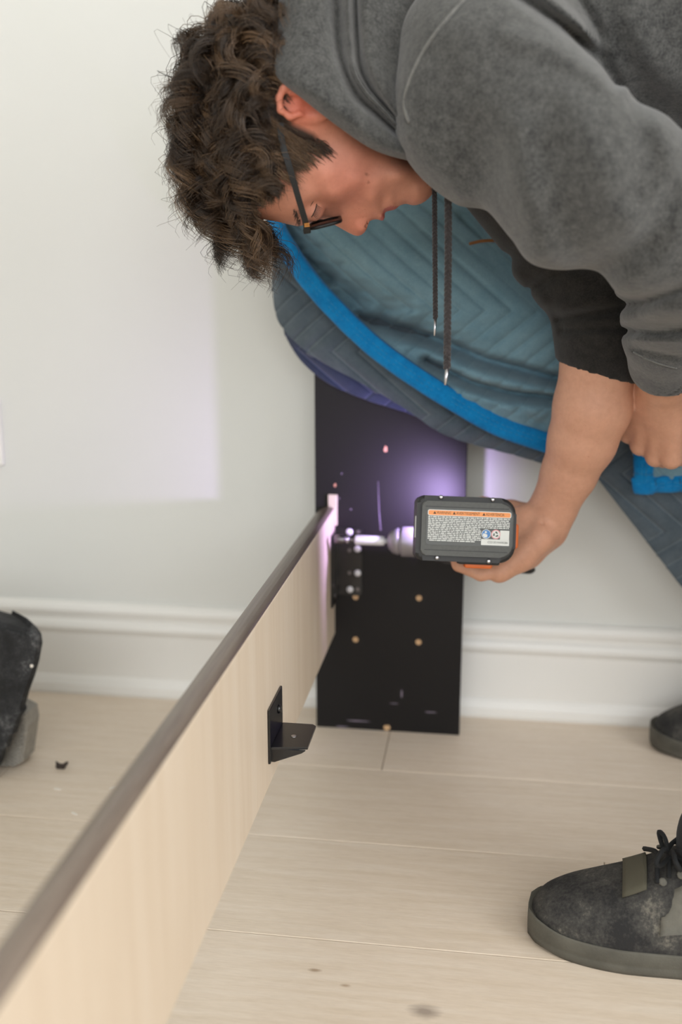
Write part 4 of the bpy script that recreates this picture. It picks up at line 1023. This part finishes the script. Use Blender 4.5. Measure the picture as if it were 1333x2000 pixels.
# bound edge of the front layer
def binding(name, S_edge, inward, width, parent, th=.0048):
    P = np.asarray(S_edge); n = len(P); T = np.gradient(P, axis=0); T /= np.linalg.norm(T, axis=1)[:, None]
    I = np.asarray(inward) - P; I -= T * (I * T).sum(1)[:, None]; I /= np.linalg.norm(I, axis=1)[:, None]; N = np.cross(T, I)
    if (N @ toward).mean() < 0: N = -N
    prof_ = [(width, .0010), (width * .97, th * .55), (width * .6, th * .8), (width * .25, th * .9), (.0, th * .7), (-.003, 0), (-.0015, -th - .006), (width * .5, -th - .008), (width, -.007)]
    V = np.stack([P + I * a + N * b for a, b in prof_], 1); k = len(prof_); wv = sines(V, 140, 51) * .0006; V = V + N[:, None] * wv[..., None]
    Fq = [(i * k + j, i * k + (j + 1) % k, (i + 1) * k + (j + 1) % k, (i + 1) * k + j) for i in range(n - 1) for j in range(k)] + [tuple(range(k))[::-1], tuple(range((n - 1) * k, n * k))]
    o = npmesh(name, V.reshape(-1, 3), Fq, M['binding'], parent)
    bm = bmesh.new(); bm.from_mesh(o.data); bmesh.ops.recalc_face_normals(bm, faces=bm.faces); bm.to_mesh(o.data); bm.free()
    # two rows of stitching
    SV = []; SF = []
    for a in (width * .38, width * .62):
        L = np.concatenate([[0], np.cumsum(np.linalg.norm(np.diff(P, axis=0), axis=1))]); s_ = .004
        while s_ < L[-1] - .008:
            pts = []
            for q in (s_, s_ + .0025, s_ + .005):
                i = min(int(np.searchsorted(L, q)), n - 1); pts.append(P[i] + I[i] * a + N[i] * (th * .86))
            v, f = tube_arrays([pts[0], pts[1] + N[min(i, n - 1)] * .0003, pts[2]], .00036, 4); b0 = len(SV); SV += list(v); SF += [tuple(x + b0 for x in g) for g in f]; s_ += .0078
    st_ = npmesh('stitching', SV, SF, M['stitch'], o); st_['kind'] = 'stuff'
    return o
eb = binding('binding', SA0[0], SA0[14], .0245, blk)
# second layer (turned-under grey side) below the bound edge
rowsB = [[(531, 560, 1.455), (547, 632, 1.447), (610, 695, 1.435), (700, 745, 1.425), (790, 797, 1.42), (855, 842, 1.42), (915, 866, 1.422), (1000, 888, 1.43), (1070, 908, 1.437), (1120, 918, 1.445), (1165, 930, 1.45)],
         [(533, 500, 1.45), (560, 585, 1.435), (625, 655, 1.42), (710, 715, 1.412), (795, 765, 1.408), (868, 812, 1.408), (940, 845, 1.41), (1015, 868, 1.42), (1080, 890, 1.427), (1130, 903, 1.437), (1172, 914, 1.445)],
         [(540, 445, 1.455), (585, 530, 1.440), (650, 600, 1.425), (735, 665, 1.418), (815, 720, 1.415), (890, 768, 1.415), (965, 805, 1.418), (1040, 835, 1.428), (1100, 855, 1.432), (1150, 870, 1.44), (1190, 880, 1.45)],
         [(565, 400, 1.465), (620, 470, 1.46), (690, 540, 1.455), (765, 600, 1.45), (840, 650, 1.45), (915, 700, 1.45), (985, 740, 1.45), (1060, 770, 1.45), (1120, 790, 1.455), (1165, 800, 1.46), (1210, 808, 1.465)]]
SB = grid_px(rowsB, 90, 300); SB = SB + toward * (quilt(SB, .0030, .030, half=.085, z0=.60) + sines(SB, 30, 44) * .0022)[..., None]
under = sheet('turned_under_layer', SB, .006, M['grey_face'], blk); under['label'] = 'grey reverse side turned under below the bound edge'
# lowest fold
rowsC = [[(556, 655, 1.468), (588, 705, 1.466), (640, 748, 1.464), (715, 781, 1.462), (800, 808, 1.46), (860, 835, 1.458)],
         [(552, 620, 1.462), (590, 670, 1.452), (650, 712, 1.447), (725, 748, 1.445), (805, 780, 1.445), (865, 810, 1.45)],
         [(560, 580, 1.47), (610, 630, 1.465), (665, 680, 1.462), (740, 715, 1.46), (815, 750, 1.46), (870, 780, 1.462)]]
SC_ = grid_px(rowsC, 40, 150); SC_ = SC_ + toward * (quilt(SC_, .0026, .032, half=.06, z0=.6) + sines(SC_, 35, 45) * .0018)[..., None]
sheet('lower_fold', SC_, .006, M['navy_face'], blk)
# hanging corner on the right, with its own bound corner
rowsD = [[(1168, 935, 1.462), (1230, 1015, 1.462), (1290, 1092, 1.465), (1345, 1160, 1.468), (1400, 1195, 1.47), (1460, 1205, 1.475)],
         [(1185, 905, 1.452), (1250, 960, 1.450), (1310, 1020, 1.452), (1370, 1080, 1.456), (1420, 1115, 1.46), (1465, 1130, 1.47)],
         [(1205, 860, 1.452), (1275, 890, 1.448), (1340, 920, 1.448), (1395, 955, 1.452), (1435, 985, 1.457), (1470, 1000, 1.467)],
         [(1230, 780, 1.46), (1310, 790, 1.458), (1390, 810, 1.458), (1420, 825, 1.46), (1450, 840, 1.465), (1475, 850, 1.47)],
         [(1260, 620, 1.465), (1350, 620, 1.465), (1440, 640, 1.465), (1450, 645, 1.467), (1465, 650, 1.47), (1480, 655, 1.472)]]
SD = grid_px(rowsD, 110, 120); SD = SD + toward * (quilt(SD, .0030, .030, half=.085, z0=.60) + sines(SD, 26, 46) * .0025)[..., None]
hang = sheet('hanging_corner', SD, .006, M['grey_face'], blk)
rowsE = [[(1242, 962, 1.435), (1290, 960, 1.43), (1345, 958, 1.43), (1420, 955, 1.435)], [(1240, 915, 1.43), (1290, 915, 1.424), (1345, 912, 1.424), (1420, 905, 1.43)], [(1238, 850, 1.44), (1290, 845, 1.438), (1345, 840, 1.438), (1420, 830, 1.44)], [(1236, 770, 1.45), (1290, 760, 1.45), (1345, 750, 1.45), (1420, 740, 1.45)]]
SE = grid_px(rowsE, 60, 60); SE = SE + toward * (quilt(SE, .002) + sines(SE, 30, 47) * .0015)[..., None]
flap = sheet('corner_flap', SE, .006, M['blue_face'], blk)
binding('binding', SE[0], SE[8], .0235, blk); binding('binding', SE[::-1, 1], SE[::-1, 10], .0235, blk)
# small brown tie on the front layer
pt = [PY(918, 476, 1.36), PY(940, 471, 1.352), PY(965, 470, 1.352), PY(990, 474, 1.36)]
tie = tube('tie', spline(pt, 16), [.0022] * 16, M['brown'], blk, 6); tie['label'] = 'thin brown tie'

# ------------------------------------------------------------------ cordless drill
dr = empty('cordless_drill', 'cordless drill with orange trim seen from its battery end', 'drill')
B0 = C(912, 1034, 1.20); tl = C(820, 977, 1.2); tr2 = C(1000, 984, 1.2)
bx_ = tr2 - tl; bx_ /= np.linalg.norm(bx_); bz = -(B0 - CAM) / np.linalg.norm(B0 - CAM); bz -= bx_ * (bz @ bx_); bz /= np.linalg.norm(bz); by_ = np.cross(bz, bx_)
px1 = 1.2 / F
BW, BH = 196 * px1, 128 * px1
bf = (B0, bx_, by_, bz)
batt = empty('battery', parent=dr); batt['label'] = 'dark grey battery pack with a warning label'
def corners(w_, h_, rl, rr, n=7):
    pts = []
    for sx, sy, a0, r in ((1, 1, 0, rr), (-1, 1, 90, rl), (-1, -1, 180, rl), (1, -1, 270, rr)):
        for i in range(n + 1):
            a = math.radians(a0 + 90 * i / n); pts.append((sx * (w_ / 2 - r) + r * math.cos(a), sy * (h_ / 2 - r) + r * math.sin(a)))
    return pts
prism('battery_case', corners(BW, BH, .009, .019), bf, -.050, -.0045, M['batt_dark'], batt, .006, 4)
prism('base_plate', corners(BW - .010, BH - .013, .006, .015), (B0 + bx_ * .001, bx_, by_, bz), -.0048, -.0008, M['batt'], batt, .002, 3)
for dy in (.0258, -.0258):
    prism('ridge', rrect(BW - .020, .0006, .0002, 1, 0, dy), bf, -.001, -.0004, M['batt_dark'], batt)
prism('orange_band', corners(BW * .5, BH * .86, .002, .018), (B0 + bx_ * (BW * .25 + .0025) , bx_, by_, bz), -.036, -.028, M['orange'], batt, .001, 1)
prism('top_slider', corners(BW * .86, BH * .80, .008, .012), (B0 - bx_ * .002, bx_, by_, bz), -.066, -.049, M['batt_dark'], batt, .002, 2)
rb = prism('release_button', rrect(.034, .014, .003, 3, .020, -BH / 2 - .001), bf, -.045, -.030, M['orange'], batt, .002, 2)
prism('button_surround', rrect(.050, .009, .002, 3, .020, -BH / 2 + .001), bf, -.049, -.026, M['batt_dark'], batt, .002, 2)
prism('side_button', rrect(.008, .030, .003, 3, BW / 2 + .002, -.006), bf, -.046, -.020, M['orange'], batt, .002, 2)
prism('side_badge', rrect(.0012, .026, .0004, 2, -BW / 2 - .0002, .001), bf, -.016, -.010, M['lbl_white'], batt)
for (x, y_) in ((862, 971), (963, 976), (854, 1089), (955, 1096)):
    k = ray(x, y_); d0 = (B0 - bz * .004 - CAM) @ bz / (k @ bz); p = CAM + k * d0
    lathe('screw', [(.0026, -.002), (.0026, .0022), (.0018, .0032), (.0006, .0034)], (p, bx_, by_, bz), M['steel'], batt, 14)
def bpt(x, y, lift=0):
    k = ray(x, y); p = CAM + k * ((B0 + bz * lift - CAM) @ bz / (k @ bz)); q = p - B0; return q @ bx_, q @ by_
lab = empty('warning_label', parent=None); bpy.data.objects.remove(lab)
LC = ((bpt(833, 997)[0] + bpt(1001, 1060)[0]) / 2, (bpt(918, 995)[1] + bpt(918, 1066)[1]) / 2); LW, LH = bpt(1001, 1036)[0] - bpt(833, 1030)[0], bpt(918, 995)[1] - bpt(918, 1067)[1]
prism('label_backing', rrect(LW, LH, .004, 4, *LC), bf, -.0009, -.0003, M['lbl_grey'], batt)
x0, y1_ = LC[0] - LW / 2, LC[1] + LH / 2
prism('label_header', rrect(LW - .003, .0072, .0022, 4, LC[0], y1_ - .0056), bf, -.0004, -.0001, M['lbl_white'], batt)
prism('label_header', rrect(LW - .0046, .0056, .0018, 4, LC[0], y1_ - .0056), bf, -.0003, .0000, M['lbl_orange'], batt)
def text(body_, h, cx, cy, mat, name='lettering', lift=.0001, width=None):
    cu = bpy.data.curves.new(name, 'FONT'); cu.body = body_; cu.size = h * 1.35; cu.align_x = 'CENTER'; cu.align_y = 'CENTER'; cu.resolution_u = 2
    ob = bpy.data.objects.new(name, cu); col.objects.link(ob); dg = bpy.context.evaluated_depsgraph_get(); me = bpy.data.meshes.new_from_object(ob.evaluated_get(dg)); bpy.data.objects.remove(ob)
    co = np.zeros(len(me.vertices) * 3, dtype=np.float32); me.vertices.foreach_get('co', co); co = co.reshape(-1, 3)
    sx = 1.0 if width is None else width / (np.ptp(co[:, 0]) + 1e-9)
    wv = B0 + bx_ * (co[:, :1] * sx + cx) + by_ * (co[:, 1:2] + cy) + bz * lift
    me.vertices.foreach_set('co', wv.astype(np.float32).ravel()); me.update()
    me.materials.clear(); return link(name, me, mat, batt)
def tri(cx, cy, s_, mat): prism('warning_triangle', [(cx - s_, cy - s_ * .8), (cx + s_, cy - s_ * .8), (cx, cy + s_)], bf, -.0002, .0002, mat, batt)
hy = y1_ - .0056
for (word, a, b) in (('WARNING', .118, .285), ('AVERTISSEMENT', .345, .62), ('ADVERTENCIA', .69, .905)):
    xa, xb = x0 + LW * a, x0 + LW * b; tri(xa - .0024, hy, .0018, M['ink']); text(word, .0034, (xa + xb) / 2, hy, M['ink'], width=xb - xa)
# body copy: rows of white print
TV = []; TF = []; rr_ = random.Random(4)
def quad(xa, xb, ya, yb, lift=.00005):
    b0 = len(TV)
    for (u1, v1) in ((xa, ya), (xb, ya), (xb, yb), (xa, yb)): TV.append(B0 + bx_ * u1 + by_ * v1 + bz * lift)
    TF.append((b0, b0 + 1, b0 + 2, b0 + 3))
nl_ = 14; ytop = y1_ - .0106; ystep = (LH - .0138) / nl_
for i in range(nl_):
    yy = ytop - i * ystep; xe = LC[0] + LW / 2 - .003 if i < 6 else x0 + LW * .64
    if i == nl_ - 1: xe = x0 + LW * .57
    x = x0 + .0022 + (.002 if i == nl_ - 1 else 0)
    while x < xe - .001:
        wl = rr_.choice((.0014, .0026, .0036, .0048, .0060)); e_ = min(x + wl, xe); quad(x, e_, yy - ystep * .30, yy + ystep * .26)
        c_ = x + .0004
        while c_ < e_ - .0006:
            if rr_.random() < .35: quad(c_, c_ + .0004, yy + ystep * .26, yy + ystep * .42)
            c_ += .0007
        x = e_ + .0007
tp = npmesh('fine_print', TV, TF, M['lbl_white'], batt, False); tp['kind'] = 'stuff'
sx0, sx1 = x0 + LW * .645, LC[0] + LW / 2 - .003; sy0 = y1_ - LH + .0018
prism('serial_strip', rrect(sx1 - sx0, .0072, .0004, 1, (sx0 + sx1) / 2, sy0 + .0036), bf, -.0003, .0001, M['lbl_white'], batt)
text('CS21351N430286', .0026, (sx0 + sx1) / 2 + .003, sy0 + .0035, M['ink_dark'], lift=.0003, width=.024)
prism('code_patch', rrect(.0108, .0112, .0004, 1, sx1 - .0056, sy0 + .0125), bf, -.0003, .0001, M['lbl_white'], batt)
cx1 = sx0 + .0058; cx2 = sx0 + .0172; cyy = sy0 + .0132
prism('blue_pictogram', circle(.0056, 28, cx1, cyy), bf, -.0003, .0001, M['lbl_white'], batt); prism('blue_pictogram', circle(.0050, 28, cx1, cyy), bf, -.0002, .0002, M['pict_blue'], batt)
prism('reader_figure', circle(.0013, 14, cx1 - .0006, cyy + .0022), bf, -.0001, .0003, M['lbl_white'], batt)
prism('reader_figure', [(cx1 - .0042, cyy - .002), (cx1 - .0036, cyy + .0008), (cx1 - .0008, cyy + .0004), (cx1 + .0014, cyy - .0008), (cx1 + .0012, cyy - .0038), (cx1 - .002, cyy - .0042)], bf, -.0001, .0003, M['lbl_white'], batt)
prism('red_pictogram', circle(.0056, 28, cx2, cyy), bf, -.0003, .0001, M['pict_red'], batt); prism('red_pictogram', circle(.0045, 28, cx2, cyy), bf, -.0002, .0002, M['lbl_white'], batt)
for k in range(3):
    a = k * 2.0944 + .4; pts = []
    for (r_, da) in ((.0014, 0), (.0030, .1), (.0032, .9), (.0040, 1.0), (.0026, 1.55), (.0012, 1.0), (.0018, .9)): pts.append((cx2 + r_ * math.cos(a + da), cyy + r_ * math.sin(a + da)))
    prism('recycling_arrow', pts, bf, -.0001, .0003, M['ink_dark'], batt)
# grip, body, chuck, driver bit
AX0 = PY(652, 1053, 1.402); AX1 = PY(815, 1059, 1.402); da = AX1 - AX0; da /= np.linalg.norm(da); dn = np.cross(da, [0, 0, 1.0]); dn /= np.linalg.norm(dn); dzv = np.cross(dn, da)
def axf(p): return (p, dn, dzv, da)
AXB = PY(880, 1061, 1.402)
g0 = B0 - bz * .060; g1 = AXB + da * .045
gp = [g0 + (g1 - g0) * t_ + bx_ * .012 * math.sin(t_ * math.pi) for t_ in np.linspace(0, 1, 9)]
gs = Sdf(); gs.chain([(p, r_) for p, r_ in zip(gp, (.024, .0185, .0172, .0175, .0182, .0186, .019, .021, .024))], .01)
lo_ = np.minimum.reduce(gp) - .06; hi_ = np.maximum.reduce(gp) + .06
gV, gF = gs.mesh(lo_, hi_, .003); npmesh('grip', gV, gF, M['drill'], dr)
prism('battery_foot', corners(BW * .80, BH * .74, .008, .012), (B0 + bx_ * .0, bx_, by_, bz), -.082, -.065, M['drill'], dr, .004, 2)
lathe('motor_body', [(.006, -.028), (.020, -.026), (.026, -.020), (.029, -.005), (.0305, .02), (.031, .06), (.030, .085), (.026, .098), (.014, .104)], axf(AXB), M['drill'], dr, 36)
lathe('orange_collar', [(.0300, 0), (.0316, .001), (.0316, .007), (.0300, .008)], axf(AXB + da * .012), M['orange'], dr, 36)
chk = AX0 + da * ((PY(757, 1058, 1.402) - AX0) @ da)
lathe('chuck', [(0.0051, 0), (0.0113, .002), (0.0169, .008), (0.0194, .0145), (0.0194, .017), (0.0181, .0178), (0.0181, .0196), (0.0209, .0205), (0.0217, .0225), (0.0217, .050), (0.0208, .052), (0.0208, .056)], axf(chk), M['chuck'], dr, 40)
trg = lathe('trigger', [(.004, 0), (.009, .003), (.010, .012), (.009, .022), (.004, .025)], (gp[6] - da * .028, dn, dzv, da), M['batt_dark'], dr, 16)
bit = empty('driver_bit', parent=dr); bit['label'] = 'steel driver shaft with a dark nut socket'
L_sh = PY(694, 1055, 1.402); L_sh = AX0 + da * ((L_sh - AX0) @ da)
lathe('shaft', [(.0050, 0), (.0068, .0008), (.0070, .003), (.0070, .038), (.0066, .0425), (.0034, .0435), (.0034, .052)], axf(L_sh), M['satin'], bit, 24)
lathe('thin_shank', [(.0032, 0), (.0032, .012)], axf(L_sh - da * .011), M['dark_steel'], bit, 16)
lathe('socket_ring', [(.0050, 0), (.0056, .0008), (.0056, .0034), (.0050, .0042)], axf(L_sh - da * .0128), M['steel'], bit, 24)
lathe('nut_socket', [(.0062, 0), (.0068, .001), (.0068, .014), (.0052, .0175)], axf(L_sh - da * .0300), M['dark_steel'], bit, 6)
hk = PY(1017, 1112, 1.402); tube('belt_hook', spline([AXB + da * .09 - np.array([0, 0, .012]), AXB + da * .115 + np.array([0, -.01, -.03]), hk + da * .0, hk - da * .02 + np.array([0, .004, -.002])], 20), .006, M['batt_dark'], dr, 8)
# work light of the drill
LED = np.array([-.050, 1.378, .376])
ledo = lathe('work_light', [(.0052, -.002), (.0052, .0012), (.0040, .0022), (.0010, .0026)], (LED + np.array([.004, 0, 0]), np.array([0, 1.0, 0]), np.array([0, 0, 1.0]), np.array([-1.0, 0, 0])), M['led'], dr, 16)
ll = bpy.data.lights.new('drill_led', 'SPOT'); ll.energy = 5.6; ll.color = (.64, .47, 1.0); ll.shadow_soft_size = .006; ll.spot_size = math.radians(152); ll.spot_blend = 1.0
lo2 = bpy.data.objects.new('drill_led', ll); col.objects.link(lo2); lo2.location = LED + np.array([-.003, .0, 0]); lo2.rotation_euler = Vector((-.62, .8, -.05)).to_track_quat('-Z', 'Y').to_euler(); lo2.parent = dr

# ------------------------------------------------------------------ things on the floor at the left
bag = empty('dusty_felt_cover', 'dusty black felt cover with frayed edge over grey knit at the left picture edge', 'cover')
YB = 1.25
out_ = [(-300, 1180), (-250, 1150), (-140, 1165), (-60, 1190), (0, 1214), (30, 1224), (58, 1232), (61, 1224), (72, 1230), (80, 1242), (82, 1256), (76, 1290), (68, 1318), (57, 1348), (49, 1376), (48, 1383), (51, 1386), (43, 1398), (36, 1420), (33, 1430), (26, 1432), (24, 1444), (19, 1458), (12, 1463), (9, 1478), (2, 1494), (-60, 1520), (-200, 1530), (-290, 1500), (-310, 1350)]
pts3 = [PY(x, y, YB) for x, y in out_]; c3 = np.mean(pts3, axis=0)
# a rounded, thick flap: outline pushed back in steps
V = []; Fq = []; ringsB = [(.955, -.012, 0), (.99, -.006, 0), (1.0, .002, 0), (.99, .012, -.004), (.98, .050, -.036), (.94, .080, -.062)]
for s_, dy, dx in ringsB:
    for p in pts3: V.append(c3 + (p - c3) * s_ + np.array([dx, dy, 0]))
n_ = len(pts3)
for i in range(len(ringsB) - 1):
    for k in range(n_): Fq.append((i * n_ + k, i * n_ + (k + 1) % n_, (i + 1) * n_ + (k + 1) % n_, (i + 1) * n_ + k))
Fq += [tuple(range(n_))[::-1], tuple(range((len(ringsB) - 1) * n_, len(ringsB) * n_))]
fo = npmesh('felt', V, Fq, M['felt'], bag, False)
bm = bmesh.new(); bm.from_mesh(fo.data); bmesh.ops.recalc_face_normals(bm, faces=bm.faces); bm.to_mesh(fo.data); bm.free()
lathe('grommet', [(.0012, 0), (.0024, .001), (.0024, .002), (.0012, .0022)], (PY(63, 1300, YB - .012), (1, 0, 0), (0, 0, 1), (0, -1, 0)), M['fleck'], bag, 10)
kn_out = [(-270, 1400), (20, 1380), (50, 1396), (54, 1420), (48, 1460), (44, 1490), (30, 1506), (8, 1518), (-20, 1530), (-250, 1540)]
kp = [PY(x, y, YB + .03) for x, y in kn_out]; kp = [np.array([p[0], p[1], max(p[2], .001)]) for p in kp]
kf = (np.array([0, YB + .03, 0]), (1, 0, 0), (0, 0, 1), (0, -1, 0))
kb = prism('knit_base', [(p[0], p[2]) for p in kp], kf, -.04, .0, M['knit'], bag, .004, 2)
KV = []; KF = []
zmin, zmax = min(p[2] for p in kp), max(p[2] for p in kp); poly2 = np.array([(p[0], p[2]) for p in kp])
for dirn in (1, -1):
    for j in range(-32, 46):
        line = []
        for i in range(130):
            x = min(p[0] for p in kp) + i * .0024; z = zmin + j * .0060 + dirn * i * .0024 * .55
            if poly_sd(np.array([[x, z]]), poly2)[0] < -.0015: line.append((x, YB + .03 - .0020 - .0012 * math.sin(i * 2.2 + j), z))
        if len(line) > 3:
            v, f = tube_arrays(line, .0016, 5); b0 = len(KV); KV += list(v); KF += [tuple(q + b0 for q in g) for g in f]
kk = npmesh('knit_yarn', KV, KF, M['knit'], kb); kk['kind'] = 'stuff'
# crumb and flecks on the floor
pc = PZ(122, 1501, 0); cs = Sdf(); cs.chain([(pc + np.array([-.006, 0, .004]), .004), (pc + np.array([.001, 0, .003]), .0035), (pc + np.array([.007, .001, .009]), .0022)], .002)
cs.cone(pc + np.array([-.006, 0, .004]), pc + np.array([-.009, 0, .010]), .003, .0012, .001)
cV, cF = cs.mesh(pc - .02, pc + .02, .0012, lambda P: sines(P, 900, 61) * .0004)
cV[:, 2] = np.maximum(cV[:, 2], .0003)
tag(npmesh('debris_crumb', cV, cF, M['crumb']), 'small dark brown crumb lying on the floorboards behind the rail', 'debris')
for (x, y_, a, nm) in ((222, 1540, .5, 'white paint fleck on the floor nearest the rail'), (146, 1590, -.5, 'white paint fleck nearest the bottom left corner'), (113, 1542, -.15, 'thin long white fleck just below the dark crumb')):
    p = PZ(x, y_, 0) + np.array([0, 0, .0002]); e_ = np.array([math.cos(a), math.sin(a), 0]); f_ = np.array([-math.sin(a), math.cos(a), 0])
    o = prism('paint_fleck', [(-.006, -.001), (-.002, -.0022), (.004, -.0014), (.006, .0004), (.001, .0018), (-.004, .0014)], (p, e_, f_, (0, 0, 1)), 0, .0012, M['fleck'])
    tag(o, nm, 'debris', 'flecks on the floor')
